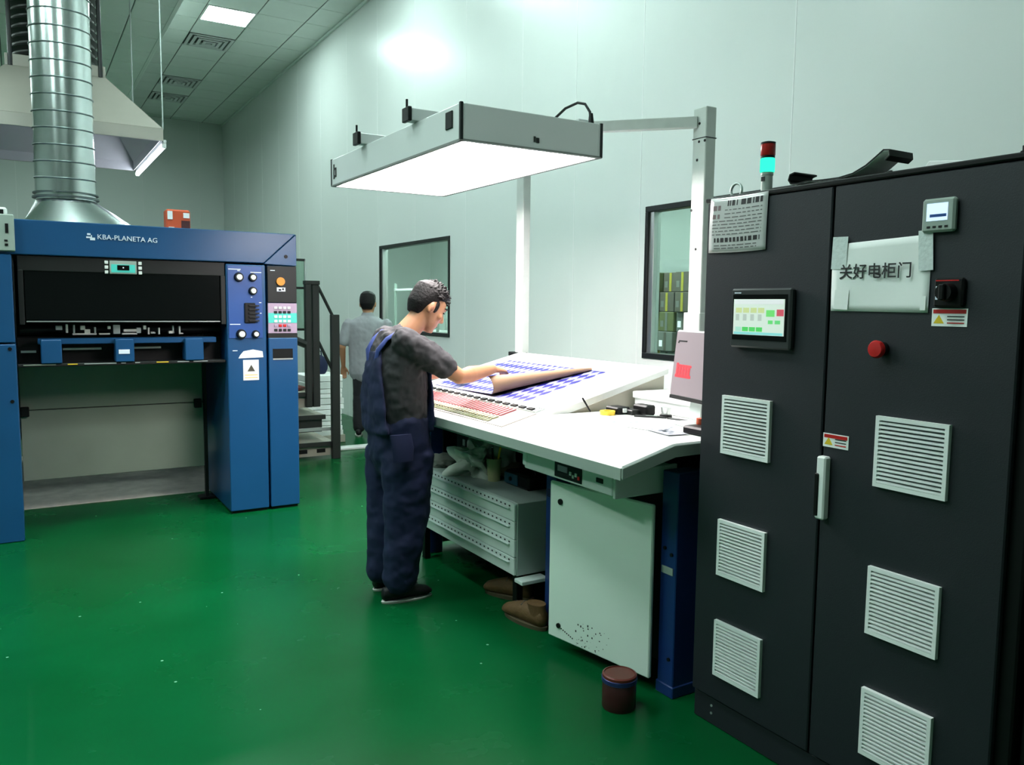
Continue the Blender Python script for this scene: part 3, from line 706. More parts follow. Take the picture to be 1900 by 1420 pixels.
B('rear_light_block', M_dark, K, 2.93, 2.97, 2.47, YF-0.03, 0.03, 1.03, 0.004); B('rear_light_block', M_edge, K, 2.93, 2.97, YM+0.03, YF-0.03, 1.03, 1.22, 0.004); B('end_panel', M_dark, K, 2.35, 2.93, YF-0.06, YF-0.04, 0.03, 0.95, 0.004)  # rear pieces added to block light from the wall under the console
# print control strip along the front of the slope
def onslope(x, y, h): return Vector((x, y, zs(x)))+SN*h
def slope_box(name, m, parent, xa, xb, ya, yb, h0, h1):
    mbx = MB(); V = []
    for (x, y, h) in ((xa, ya, h0), (xb, ya, h0), (xb, yb, h0), (xa, yb, h0), (xa, ya, h1), (xb, ya, h1), (xb, yb, h1), (xa, yb, h1)):
        V.append(mbx.bm.verts.new(onslope(x, y, h)))
    for f in ((0, 1, 2, 3), (4, 5, 6, 7), (0, 1, 5, 4), (1, 2, 6, 5), (2, 3, 7, 6), (3, 0, 4, 7)): mbx.bm.faces.new([V[i] for i in f])
    return mbx.obj(name, m, parent)
cs = slope_box('control_strip', mat('strip_warm_grey', (0.34, 0.31, 0.26), 0.5), pan, 1.962, 2.16, 3.31, 4.70, 0.0, 0.004)
M_kp = mat('ink_key_pink', (0.52, 0.16, 0.17), 0.45); slope_box('key_field', mat('key_field_pale', (0.55, 0.47, 0.46), 0.5), cs, 2.045, 2.15, 3.45, 4.67, 0.004, 0.006); M_kw = mat('ink_key_cream', (0.46, 0.44, 0.28), 0.45); M_kg = mat('ink_key_olive', (0.10, 0.12, 0.05), 0.5)
p1 = p2 = p3 = None
for k in range(34):
    y = 3.47+k*0.035
    if p1 is None:
        p1 = slope_box('ink_key', M_kp, cs, 2.05, 2.145, y, y+0.017, 0.004, 0.014)
        p2 = slope_box('ink_key', M_kw, cs, 2.008, 2.04, y, y+0.022, 0.004, 0.012); p3 = slope_box('ink_key', M_kg, cs, 1.975, 2.0, y, y+0.028, 0.004, 0.008)
    else:
        for q in (p1, p2, p3):
            c_ = q.copy(); COL.objects.link(c_); c_.parent = cs; c_.location = (0, y-3.47, 0)
rl = slope_box('sheet_rail', M_drawer, pan, 2.165, 2.205, 3.33, 4.72, 0.0, 0.010)
cl_ = None
for k in range(17):
    y = 3.36+k*0.08
    if cl_ is None: cl_ = slope_box('rail_clip', M_black, rl, 2.168, 2.188, y, y+0.05, 0.010, 0.018)
    else:
        c_ = cl_.copy(); COL.objects.link(c_); c_.parent = rl; c_.location = (0, y-3.36, 0)
slope_box('rail_bar', M_white, pan, 2.21, 2.225, 3.33, 4.72, 0.0, 0.012)

# legs and body of the console
def leg(x0, x1, y0, y1): return B('leg', M_navy, K, x0, x1, y0, y1, 0.0, 0.94, 0.004)
l1 = leg(2.225, 2.40, 2.365, 2.458)
for z in (0.62, 0.60, 0.16): C('bolt', M_black, l1, (2.219, 2.41+(0.02 if z == .62 else -0.02), z), (2.226, 2.41+(0.02 if z == .62 else -0.02), z), 0.008, n=8)
B('leg_label', M_edge, l1, 2.221, 2.2255, 2.38, 2.445, 0.515, 0.545)
leg(2.75, 2.9, 2.365, 2.458)
l2 = leg(2.21, 2.30, 3.205, 3.29); B('leg_label', M_overall, l2, 2.206, 2.2105, 3.22, 3.275, 0.66, 0.70)
leg(2.7, 2.85, 3.205, 3.29)
leg(2.21, 2.30, 4.62, 4.71); leg(2.75, 2.85, 4.62, 4.71)
B('leg_foot', M_navy, K, 2.22, 2.9, 2.36, 2.463, 0.0, 0.05, 0.004)
B('cabinet_body', M_dark, K, 2.33, 2.9, 2.47, 3.19, 0.06, 0.84, 0.006)
B('apron', M_edge, K, 2.02, 2.05, YM-0.1, YF-0.06, 0.90, 0.965, 0.003)
B('under_frame', M_black, K, 2.35, 2.9, 2.40, 4.7, 0.86, 0.94, 0.004)
# ajar white door
dr = MB(); p = Vector((2.196, 2.46, 0)); q = Vector((2.09, 3.053, 0)); dlen = (q-p).length; ang = math.atan2(q.y-p.y, q.x-p.x)
MD = Matrix.Translation(p) @ Matrix.Rotation(ang, 4, 'Z')
door = MB().box(0, dlen, 0, 0.02, 0.06, 0.797, 0.005, MD).obj('cabinet_door', mat('door_pale_green_white', (0.76, 0.85, 0.78), 0.35, 0, 0.04, 3), K)
C('door_lock', M_black, door, MD @ Vector((0.53, 0.02, 0.71)), MD @ Vector((0.53, 0.027, 0.71)), 0.014, n=12)
C('door_lock', M_black, door, MD @ Vector((0.53, 0.02, 0.125)), MD @ Vector((0.53, 0.027, 0.125)), 0.012, n=12)
mb = MB()
for k in range(40):
    x = 0.45-0.2*random.random()**1.2-0.03; z = 0.07+0.11*random.random()
    r_ = random.uniform(0.002, 0.007); mb.box(x, x+r_, 0.02, 0.0206, z, z+r_*random.uniform(.5, 1.5), 0, MD)
for k in range(7): mb.box(0.51-k*0.012, 0.517-k*0.012, 0.02, 0.0206, 0.112-k*0.004, 0.118-k*0.004, 0, MD)
mb.obj('scuff_marks', M_dark, door)['kind'] = 'stuff'
# drawer box under the desk
db = B('drawer_box', M_drawer, K, 1.995, 2.32, 2.50, 3.155, 0.845, 0.945, 0.004)
B('drawer_box_side', M_drawer, K, 2.0, 2.33, 2.485, 2.50, 0.835, 0.95, 0.003)
sp_ = B('socket_panel', M_black, db, 1.990, 1.996, 2.70, 2.90, 0.855, 0.935, 0.002)
B('socket_mark', M_pink, sp_, 1.986, 1.990, 2.80, 2.87, 0.885, 0.91)
for k in range(4): B('socket_key', (M_red, M_white, M_edge, M_white)[k], sp_, 1.986, 1.990, 2.71+k*0.02, 2.722+k*0.02, 0.87+0.01*(k % 2), 0.885+0.01*(k % 2))
B('drawer_pull', M_black, db, 1.990, 1.996, 2.555, 2.60, 0.885, 0.905, 0.002)
B('edge_tab', M_white, db, 1.99, 2.0, 3.13, 3.165, 0.86, 0.955, 0.003)

# drawer unit standing under the proofing table
U = thing('drawer_unit', (2.5, 4.0, 0.2), 'pale grey four-drawer steel unit under the sloping table', 'drawer unit')
B('body', mat('drawer_unit_side', (0.34, 0.40, 0.37), 0.4), U, 2.115, 2.66, 3.405, 4.61, 0.225, 0.605, 0.004)
for k in range(4):
    z0 = 0.23+k*0.0935
    d_ = B('drawer', M_drawer, U, 2.100, 2.116, 3.41, 4.605, z0, z0+0.090, 0.003)
    B('drawer_handle', M_drawer, d_, 2.086, 2.10, 3.45, 4.56, z0+0.058, z0+0.066, 0.002)
    mbd = MB()
    for j in range(26):
        y = 3.45+j*0.043; mbd.box(2.0985, 2.0995, y, y+0.014, z0+0.070, z0+0.078)
    q = mbd.obj('drawer_perforation', M_black, d_); q['kind'] = 'stuff'
for x in (2.15, 2.6):
    for y in (3.45, 4.55): B('unit_foot', M_black, U, x-0.02, x+0.02, y-0.02, y+0.02, 0.0, 0.225, 0.003)
B('base_ledge', M_drawer, U, 2.10, 2.26, 3.33, 3.405, 0.20, 0.22, 0.003)
# things lying on the drawer unit
def crumple(name, c, r, m, label, cat, seed, amp=0.25, parent=None):
    rnd = random.Random(seed); t = bmesh.new(); bmesh.ops.create_icosphere(t, subdivisions=4, radius=1)
    ks = [(Vector((rnd.uniform(-1, 1), rnd.uniform(-1, 1), rnd.uniform(-1, 1))).normalized()*rnd.uniform(2, 11), rnd.uniform(0, 6)) for _ in range(9)]
    for v in t.verts:
        d = sum(math.sin(k.dot(v.co)*1.3+ph) for k, ph in ks)/9
        v.co = v.co*(1+amp*d*1.6); v.co = Vector((v.co.x*r[0], v.co.y*r[1], max(v.co.z, -0.55)*r[2]))
    zmin = min(v.co.z for v in t.verts)
    mbx = MB(); mbx._merge(t, Matrix.Translation((c[0], c[1], c[2]-zmin)))
    o = mbx.obj(name, m, parent, smooth=50)
    if parent is None: tag(o, label, cat)
    return o
crumple('plastic_bag', (2.30, 4.14, 0.605), (0.15, 0.17, 0.12), M_bag, 'crumpled dusty plastic bag lying on the drawer unit', 'bag', 3, 0.6)
crumple('cleaning_rag', (2.22, 4.45, 0.605), (0.09, 0.10, 0.05), mat('rag_grey', (0.20, 0.20, 0.18), 0.9, 0, 0.3, 14), 'grey crumpled rag at the far end of the drawer unit', 'rag', 5)
crumple('cleaning_rag', (2.44, 4.0, 0.605), (0.10, 0.09, 0.05), mat('rag_tan', (0.36, 0.27, 0.17), 0.9, 0, 0.3, 14), 'tan rag beside the plastic bag on the drawer unit', 'rag', 8)
cu = thing('clear_cup', (2.28, 3.93, 0.605), 'clear yellowish cup holding small tools on the drawer unit', 'cup')
MB().lathe((2.28, 3.93, 0.605), [(0.035, 0), (0.045, 0.13), (0.042, 0.13), (0.033, 0.006)], 18).obj('cup_wall', mat('cup_yellowish', (0.42, 0.42, 0.22), 0.3), cu, smooth=40)
for k in range(5): C('tool_stick', (M_black, M_white, M_black, M_yellow, M_black)[k], cu, (2.27+k*0.006, 3.92+k*0.004, 0.62), (2.25+k*0.018, 3.90+(k % 3)*0.03, 0.80), 0.006, n=6)
tc = thing('tool_case', (2.40, 3.75, 0.605), 'teal and black tool case on the near end of the drawer unit', 'tool case')
B('case_body', M_black, tc, 2.30, 2.46, 3.60, 3.85, 0.605, 0.685, 0.012)
B('case_face', M_teal, tc, 2.294, 2.30, 3.70, 3.84, 0.615, 0.675, 0.002); C('case_dial', M_black, tc, (2.288, 3.77, 0.645), (2.294, 3.77, 0.645), 0.012, n=12)
MB().tube([(2.38, 3.64, 0.68), (2.38, 3.66, 0.715), (2.38, 3.76, 0.715), (2.38, 3.78, 0.68)], 0.01, 8).obj('case_handle', M_black, tc, smooth=40)
bx = thing('black_carton', (2.45, 4.35, 0.605), 'black and white printed carton at the back of the drawer unit', 'box')
B('box_body', M_black, bx, 2.36, 2.60, 4.22, 4.55, 0.605, 0.82, 0.006); B('box_print', M_textw, bx, 2.357, 2.36, 4.26, 4.285, 0.66, 0.81); B('box_print', M_paper, bx, 2.357, 2.36, 4.32, 4.36, 0.62, 0.68); B('box_print', M_edge, bx, 2.357, 2.36, 4.43, 4.46, 0.72, 0.76)

# pair of worn boots on the floor under the drawer unit
def boot(name, c, ang, label):
    M = Matrix.Translation(c) @ Matrix.Rotation(ang, 4, 'Z')
    r_ = thing(name, c, label, 'boot', 'worn boots under the drawer unit')
    def tr(rings): return [(M @ Vector(a), (M.to_3x3() @ Vector(u)), (M.to_3x3() @ Vector(v))) for a, u, v in rings]
    MB().loft(tr([((-0.145, 0, 0.05), (0, 0.012, 0), (0, 0, 0.02)), ((-0.13, 0, 0.055), (0, 0.036, 0), (0, 0, 0.045)), ((-0.06, 0, 0.062), (0, 0.04, 0), (0, 0, 0.052)), ((0.02, 0, 0.06), (0, 0.044, 0), (0, 0, 0.05)),
              ((0.09, 0, 0.05), (0, 0.05, 0), (0, 0, 0.036)), ((0.135, 0, 0.042), (0, 0.042, 0), (0, 0, 0.026)), ((0.155, 0, 0.035), (0, 0.018, 0), (0, 0, 0.012))]), 16).obj('upper', M_boot, r_, smooth=60)
    MB().loft(tr([((-0.09, 0, 0.07), (0.055, 0, 0), (0, 0.038, 0)), ((-0.085, 0, 0.105), (0.052, 0, 0), (0, 0.038, 0)), ((-0.08, 0, 0.125), (0.055, 0, 0), (0, 0.042, 0))]), 14).obj('ankle_collar', M_boot, r_, smooth=60)
    MB().loft(tr([((0, 0, 0.0), (0.15, 0, 0), (0, 0.046, 0)), ((0, 0, 0.02), (0.155, 0, 0), (0, 0.05, 0))]), 20).obj('sole', mat('boot_sole', (0.10, 0.075, 0.04), 0.8), r_, smooth=40)
    for k in range(3):
        x = 0.0+k*0.03
        MB().tube([M @ Vector((x, -0.03, 0.098-k*0.008)), M @ Vector((x+0.005, 0, 0.112-k*0.009)), M @ Vector((x, 0.03, 0.098-k*0.008))], 0.004, 6).obj('lace', M_box_brown, r_, smooth=60)
boot('work_boot', (2.25, 3.70, 0), math.radians(120), 'brown worn boot deeper under the drawer unit')
boot('work_boot', (2.135, 3.35, 0), math.radians(100), 'brown worn boot nearer the white console door')

# ink can on the floor
ic_ = thing('ink_can', (2.0, 2.43, 0), 'dark red ink can with lid on the green floor by the console', 'can')
MB().lathe((2.0, 2.43, 0), [(0.066, 0), (0.068, 0.004), (0.068, 0.125), (0.066, 0.128)], 28).obj('can_body', M_can, ic_, smooth=40)
MB().lathe((2.0, 2.43, 0), [(0.0685, 0.108), (0.0715, 0.110), (0.0715, 0.126), (0.0685, 0.128)], 28).obj('can_rim', M_canrim, ic_, smooth=40)
MB().lathe((2.0, 2.43, 0.128), [(0.069, 0), (0.069, 0.010), (0.062, 0.013), (0.060, 0.009), (0.001, 0.009)], 28).obj('can_lid', M_canlid, ic_, smooth=40)

# ================================================================== VIEWING LIGHT OVER THE CONSOLE
V = thing('viewing_light', (2.6, 4.0, 0.9), 'grey overhead viewing light on two posts above the console', 'lamp')
lx0, lx1, ly0, ly1, lz0, lz1 = 1.726, 2.52, 3.30, 5.06, 2.345, 2.505
B('side_panel', M_lampbody, V, lx0, lx0+0.02, ly0, ly1, lz0, lz1, 0.003)
B('side_panel', M_lampbody, V, lx1-0.02, lx1, ly0, ly1, lz0, lz1, 0.003)
B('side_panel', M_lampbody, V, lx0+0.02, lx1-0.02, ly0, ly0+0.02, lz0, lz1, 0.003)
B('side_panel', M_lampbody, V, lx0+0.02, lx1-0.02, ly1-0.02, ly1, lz0, lz1, 0.003)
B('top_panel', M_lampbody, V, lx0+0.02, lx1-0.02, ly0+0.02, ly1-0.02, lz1-0.02, lz1-0.005)
for x in (lx0-0.004, lx1-0.012):
    for y in (ly0-0.004, ly1-0.012): B('corner_trim', M_darkframe, V, x, x+0.016, y, y+0.016, lz0-0.004, lz1+0.004, 0.002)
mb = MB()
for (a, b, c, d) in ((lx0-0.003, lx0+0.022, ly0, ly1), (lx1-0.022, lx1+0.003, ly0, ly1), (lx0, lx1, ly0-0.003, ly0+0.022), (lx0, lx1, ly1-0.022, ly1+0.003)): mb.box(a, b, c, d, lz0-0.006, lz0+0.002)
mb.obj('bottom_rim', mat('rim_grey', (0.20, 0.21, 0.20), 0.4), V)
B('reflector', M_white, V, lx0+0.022, lx1-0.022, ly0+0.022, ly1-0.022, lz0+0.075, lz0+0.08)
B('diffuser', M_viewlight, V, lx0+0.022, lx1-0.022, ly0+0.022, ly1-0.022, lz0+0.008, lz0+0.014)
for k in range(1, 6):
    x = lx0+k*(lx1-lx0)/6; B('louvre_bar', M_alu, V, x-0.003, x+0.003, ly0+0.022, ly1-0.022, lz0+0.000, lz0+0.007)
B('switch', M_black, V, lx0-0.006, lx0, 3.375, 3.445, 2.405, 2.485, 0.003)
mb = MB().box(lx0-0.004, lx0, 5.0, 5.012, 2.38, 2.47).box(lx0-0.004, lx0, 4.965, 5.012, 2.435, 2.447).box(lx0-0.004, lx0, 4.965, 5.012, 2.39, 2.402).box(lx0-0.004, lx0, 4.965, 4.977, 2.40, 2.435)
mb.obj('emblem', M_black, V)
mb = MB().box(2.115, 2.125, ly0-0.004, ly0, 2.375, 2.40).box(2.13, 2.145, ly0-0.004, ly0, 2.372, 2.395); mb.obj('emblem', M_darkframe, V)
for y in (3.80, 4.50):
    br = B('cross_arm', M_lampbody, V, lx0-0.03, lx1+0.06, y-0.035, y+0.035, lz1+0.004, lz1+0.064, 0.003)
    B('arm_cap', M_black, br, lx0-0.05, lx0-0.03, y-0.04, y+0.04, lz1, lz1+0.07, 0.003)
    C('cap_pin', M_black, br, (lx0-0.04, y, lz1+0.07), (lx0-0.04, y, lz1+0.11), 0.006, n=6)
B('rear_rail', M_lampbody, V, lx1+0.0, lx1+0.06, 3.5, 4.7, lz1+0.002, lz1+0.066, 0.003)
PY1, PY2, PX = 3.10, 4.83, 3.02
p_ = B('post', M_post, V, PX-0.035, PX+0.035, PY1-0.047, PY1+0.047, 0.94, 2.61, 0.004)
B('post_sleeve', M_post, V, PX-0.05, PX+0.05, PY1-0.06, PY1+0.06, 1.0, 1.575, 0.004)
for z, dy in ((2.53, 0.0), (2.44, 0.0), (2.35, 0.01), (1.9, 0.0), (2.44, -0.04), (2.1, 0.04)): C('post_hole', M_black, p_, (PX-0.037, PY1+dy, z), (PX-0.034, PY1+dy, z), 0.007, n=8)
B('post_joint', M_dark, p_, PX-0.037, PX+0.037, PY1-0.049, PY1+0.049, 2.455, 2.459)
B('post', M_post, V, PX-0.03, PX+0.03, PY2-0.045, PY2+0.045, 0.94, 2.56, 0.004)
def arm(a, b, z0, z1, wd):
    a = Vector(a); b = Vector(b); d = b-a; M = Matrix.Translation((a.x, a.y, 0)) @ Matrix.Rotation(math.atan2(d.y, d.x), 4, 'Z')
    return MB().box(0, d.length, -wd/2, wd/2, z0, z1, 0.003, M).obj('post_arm', M_post, V)
arm((PX-0.03, PY1+0.02), (lx1+0.03, 3.58), 2.512, 2.567, 0.04)
arm((PX-0.03, PY2-0.02), (lx1+0.03, 4.42), 2.512, 2.567, 0.04)
MB().tube([(2.44, 3.75, 2.50), (2.45, 3.66, 2.57), (2.47, 3.55, 2.625), (2.49, 3.47, 2.64), (2.50, 3.42, 2.625), (2.505, 3.385, 2.58), (2.505, 3.375, 2.53)], 0.007, 8).obj('power_cable', M_black, V, smooth=60)
MB().tube([(2.505, 3.375, 2.57), (2.505, 3.372, 2.5)], [0.010, 0.018], 10).obj('cable_plug', M_black, V, smooth=60)

# ================================================================== SHEETS AND SMALL THINGS ON THE CONSOLE
ps = thing('printed_sheet', (2.5, 4.1, zs(2.24)), 'blue-dotted print lying flat under the lifted sheet', 'printed sheet')
slope_box('sheet_face', M_dots, ps, 2.235, 2.80, 3.58, 4.66, 0.0015, 0.0022)
slope_box('sheet_core', M_paper, ps, 2.235, 2.80, 3.58, 4.66, 0.0005, 0.0015)
ts = thing('printed_sheet', (2.5, 4.2, zs(2.26)+0.004), 'blue-dotted print with tan back, its near edge lifted and curled over', 'printed sheet')
def curl(u, v, off):
    # u along the slope (front to back), v across from the far side to the curled near edge
    x = 2.245+u*0.545; R_ = 0.046*(1-u)**0.9+0.008; yedge = 3.90-0.20*u
    ytan = yedge+R_*0.2
    L0 = 4.64-ytan; arcmax = R_*math.radians(158); tot = L0+arcmax
    s_ = v*tot
    lift = 0.0055+0.02*max(0, (v-0.35))*(1-u)
    rr = R_-off
    if s_ <= L0:
        y = 4.64-s_; h = lift+off
    else:
        a = (s_-L0)/R_; y = ytan-rr*math.sin(a); h = lift+R_-rr*math.cos(a)
    return onslope(x, y, h)
vv = [0, .15, .3, .45, .6, .7, .75, .78]+[.78+.22*k/18 for k in range(1, 19)]
def curlgrid(off):
    mbx = MB(); nu = 14
    V_ = [[mbx.bm.verts.new(curl(i/nu, v, off)) for v in vv] for i in range(nu+1)]
    for i in range(nu):
        for j in range(len(vv)-1): mbx.bm.faces.new([V_[i][j], V_[i+1][j], V_[i+1][j+1], V_[i][j+1]])
    return mbx
curlgrid(0.0).obj('sheet_back', M_tan, ts, smooth=60)
curlgrid(0.0012).obj('sheet_face', M_dots, ts, smooth=60)

# monitor at the near end of the desk
mo = thing('monitor', (2.66, 2.72, ZD), 'small pale desk monitor showing red lettering beside the black cabinet', 'monitor')
MM = Matrix.Translation((2.56, 2.97, 0)) @ Matrix.Rotation(math.radians(-90-8), 4, 'Z')     # local x runs along the screen towards the cabinet, local y faces away
MM = Matrix.Translation((2.56, 2.80, 0)) @ Matrix.Rotation(math.radians(-90-12), 4, 'Z')
TM = MM @ Matrix.Translation((0, 0, 1.185)) @ Matrix.Rotation(math.radians(-6), 4, 'X')
M_scr = mat('monitor_screen_pink', (0.16, 0.135, 0.145), 0.4, emit=(0.40, 0.33, 0.36), estr=0.28)
sc_ = MB().box(0, 0.36, 0, 0.03, 0, 0.315, 0.006, TM).obj('monitor_shell', M_drawer, mo)
MB().box(0.004, 0.356, -0.003, 0.001, 0.0, 0.016, 0, TM).obj('monitor_bezel', M_dark, mo)
MB().box(0.006, 0.354, -0.002, 0.002, 0.018, 0.307, 0, TM).obj('monitor_screen', M_scr, mo)
M_rt = mat('monitor_red_text', (0.55, 0.03, 0.04), 0.4, emit=(0.8, 0.06, 0.08), estr=0.4)
mb = MB()
for k in range(5): mb.box(0.036+k*0.024, 0.054+k*0.024, -0.004, -0.002, 0.105-0.0*k, 0.165-0.006*(k > 0), 0, TM)
mb.box(0.03, 0.16, -0.0035, -0.0022, 0.10, 0.113, 0, TM); mb.box(0.05, 0.16, -0.0035, -0.0022, 0.148, 0.158, 0, TM)
mb.obj('screen_text', M_rt, mo)
mb = MB().box(0.03, 0.10, -0.004, -0.002, 0.262, 0.268, 0, TM).box(0.025, 0.034, -0.004, -0.002, 0.255, 0.262, 0, TM); mb.obj('screen_line', M_dark, mo)
MB().box(0.13, 0.23, 0.03, 0.06, -0.08, 0.16, 0.004, TM).obj('monitor_stem', M_drawer, mo)
MB().box(0.06, 0.30, -0.02, 0.14, ZD, ZD+0.015, 0.004, MM).obj('monitor_base', M_drawer, mo)

bxw = thing('paper_box', (2.9, 3.0, ZD), 'low white box on the back of the flat desk below the post', 'box')
B('box_base', M_consolewhite, bxw, 2.72, 2.965, 2.66, 3.24, ZD, ZD+0.085, 0.006); B('box_lid', M_consolewhite, bxw, 2.712, 2.973, 2.652, 3.248, ZD+0.06, ZD+0.095, 0.005)
# handheld densitometer: black body on the desk
dn = thing('densitometer', (2.55, 3.2, ZD), 'black handheld measuring device on the desk beside the slope', 'measuring device')
B('device_body', M_black, dn, 2.50, 2.58, 3.10, 3.20, ZD, ZD+0.035, 0.006); B('device_head', M_black, dn, 2.60, 2.66, 3.0, 3.11, ZD, ZD+0.05, 0.008)
B('device_neck', M_dark, dn, 2.55, 2.63, 3.05, 3.14, ZD, ZD+0.025, 0.004); B('device_key', M_white, dn, 2.53, 2.55, 3.09, 3.10, ZD+0.01, ZD+0.03)
ly = thing('loupe', (2.66, 2.92, ZD), 'small clear loupe with black foot on the desk behind the measuring device', 'loupe')
MB().lathe((2.66, 2.93, ZD), [(0.03, 0), (0.03, 0.012), (0.022, 0.014)], 16).obj('loupe_foot', M_black, ly, smooth=40)
MB().lathe((2.66, 2.93, ZD+0.014), [(0.021, 0), (0.025, 0.035), (0.012, 0.038)], 16).obj('loupe_glass', M_alu, ly, smooth=40)
tp = thing('tape_roll', (2.46, 3.13, ZD), 'yellow tape roll lying on the desk in front of the black device', 'tape')
MB().lathe((2.46, 3.13, ZD), [(0.02, 0), (0.038, 0), (0.038, 0.02), (0.02, 0.02), (0.02, 0.0)], 22).obj('tape_ring', mat('tape_yellow', (0.80, 0.55, 0.04), 0.4), tp, smooth=40)
pn_ = thing('pen', (2.41, 3.22, ZD), 'black pen leaning on the desk against the sloping table', 'pen')
MB().tube([(2.42, 3.215, ZD+0.006), (2.39, 3.245, ZD+0.075)], [0.004, 0.005], 8).obj('pen_barrel', M_black, pn_, smooth=60)
MB().tube([(2.39, 3.245, ZD+0.075), (2.386, 3.249, ZD+0.085)], [0.005, 0.003], 8).obj('pen_cap', M_white, pn_, smooth=60)
def bar(name, a, b, wd, h, m, label, cat, sub):
    a = Vector(a); b = Vector(b); d = b-a; M = Matrix.Translation((a.x, a.y, 0)) @ Matrix.Rotation(math.atan2(d.y, d.x), 4, 'Z')
    t = thing(name, ((a.x+b.x)/2, (a.y+b.y)/2, ZD), label, cat)
    MB().box(0, d.length, -wd/2, wd/2, ZD, ZD+h, 0.002, M).obj('bar', m, t); MB().box(d.length*0.35, d.length*0.7, -wd*0.2, wd*0.2, ZD+h, ZD+h+0.001, 0, M).obj(sub, M_edge, t)
bar('ruler', (2.54, 3.02), (2.64, 2.90), 0.035, 0.008, M_dark, 'short dark ruler on the flat desk nearer the sloping table', 'ruler', 'scale_print')
bar('ruler', (2.63, 2.88), (2.70, 2.62), 0.02, 0.006, M_dark, 'long thin dark ruler on the desk by the monitor', 'ruler', 'scale_print')
# printed samples
def sample(cx, cy, wx, wy, ang, m, label, lift):
    M = Matrix.Translation((cx, cy, ZD+lift)) @ Matrix.Rotation(ang, 4, 'Z')
    t = thing('print_sample', (cx, cy, ZD+lift), label, 'paper')
    MB().box(-wx/2, wx/2, -wy/2, wy/2, 0, 0.0012, 0, M).obj('sample_paper', m, t)
    rnd = random.Random(int(cx*1000)); mbx = MB()
    for k in range(16):
        x = rnd.uniform(-wx/2+0.01, wx/2-0.03); y = rnd.uniform(-wy/2+0.01, wy/2-0.03); mbx.box(x, x+rnd.uniform(.006, .02), y, y+rnd.uniform(.01, .025), 0.0012, 0.0016, 0, M)
    mbx.obj('sample_print', mat('print_grey', (0.22, 0.26, 0.30), 0.6), t)['kind'] = 'stuff'
M_aqua = mat('paper_aqua', (0.52, 0.66, 0.66), 0.5); M_lil = mat('paper_lilac', (0.45, 0.45, 0.52), 0.5)
sample(2.38, 2.90, 0.16, 0.26, math.radians(-20), M_aqua, 'pale aqua printed sample farther along the desk edge', 0.0)
sample(2.38, 2.66, 0.17, 0.26, math.radians(12), M_paper, 'white printed sample in the middle of the loose papers', 0.002)
sample(2.33, 2.55, 0.10, 0.15, math.radians(-8), M_lil, 'lilac-grey printed sample nearest the cabinet', 0.004)
kn = thing('tape_dispenser', (2.43, 2.47, ZD), 'black tape dispenser with red knob on the desk by the cabinet', 'tape dispenser')
B('dispenser_body', M_black, kn, 2.38, 2.49, 2.385, 2.52, ZD, ZD+0.035, 0.008); C('dispenser_knob', mat('dispenser_orange', (0.60, 0.10, 0.04), 0.4), kn, (2.47, 2.50, ZD+0.03), (2.47, 2.50, ZD+0.06), 0.02, n=12)

# ================================================================== BLACK CONTROL CABINET
XC = 2.205
CB = thing('control_cabinet', (2.5, 1.65, 0), 'tall charcoal double-door electrical control cabinet with pale grilles', 'cabinet')
B('body', M_cabdk, CB, XC+0.024, 2.80, 1.065, 2.238, 0.11, 1.995, 0.005)
B('roof_edge', M_cabdk, CB, XC-0.004, 2.81, 1.06, 2.243, 1.988, 2.005, 0.004)
B('plinth', M_cab, CB, XC+0.015, 2.79, 1.07, 2.235, 0.0, 0.108, 0.004)
for z in (0.045, 0.075): C('bolt', M_wire, CB, (XC+0.012, 2.14, z), (XC+0.0155, 2.14, z), 0.005, n=8)
dl = B('door_leaf', M_cab, CB, XC, XC+0.022, 1.690, 2.234, 0.115, 1.985, 0.004)
drr = B('door_leaf', M_cab, CB, XC, XC+0.022, 1.105, 1.682, 0.115, 1.985, 0.004)
N2 = thing('control_cabinet', (2.5, 0.7, 0), 'second black cabinet at the right edge, partly out of view', 'cabinet')
B('body', M_cabdk, N2, XC+0.05, 2.80, 0.35, 1.055, 0.1, 2.0, 0.005); B('plinth', M_cabdk, N2, XC+0.06, 2.79, 0.36, 1.045, 0.0, 0.1, 0.004)
B('door_leaf', M_cabdk, N2, XC+0.03, XC+0.05, 0.40, 1.03, 0.115, 1.985, 0.004)
def grille(y0, y1, z0, z1, parent):
    f = MB(); t = 0.012
    for a, b, c, d in ((y0, y1, z0, z0+t), (y0, y1, z1-t, z1), (y0, y0+t, z0+t, z1-t), (y1-t, y1, z0+t, z1-t)): f.box(XC-0.014, XC, a, b, c, d)
    g = f.obj('grille', M_grille, parent)
    B('grille_filter', M_grilleback, g, XC-0.004, XC-0.001, y0+t, y1-t, z0+t, z1-t)
    n_ = 15; st = (z1-z0-2*t)/n_; s0 = None
    for k in range(n_):
        zz = z0+t+k*st
        if s0 is None: s0 = MB().prism([(XC-0.014, zz+0.001), (XC-0.004, zz+st*0.40), (XC-0.004, zz+st*0.66), (XC-0.014, zz+st*0.46)], 'y', y0+t, y1-t).obj('slat', M_grille, g)
        else:
            c_ = s0.copy(); COL.objects.link(c_); c_.parent = g; c_.location = (0, 0, k*st)
for z0, z1 in ((1.068, 1.283), (0.607, 0.819), (0.218, 0.432)):
    grille(1.893, 2.115, z0, z1, dl); grille(1.264, 1.490, z0, z1, drr)
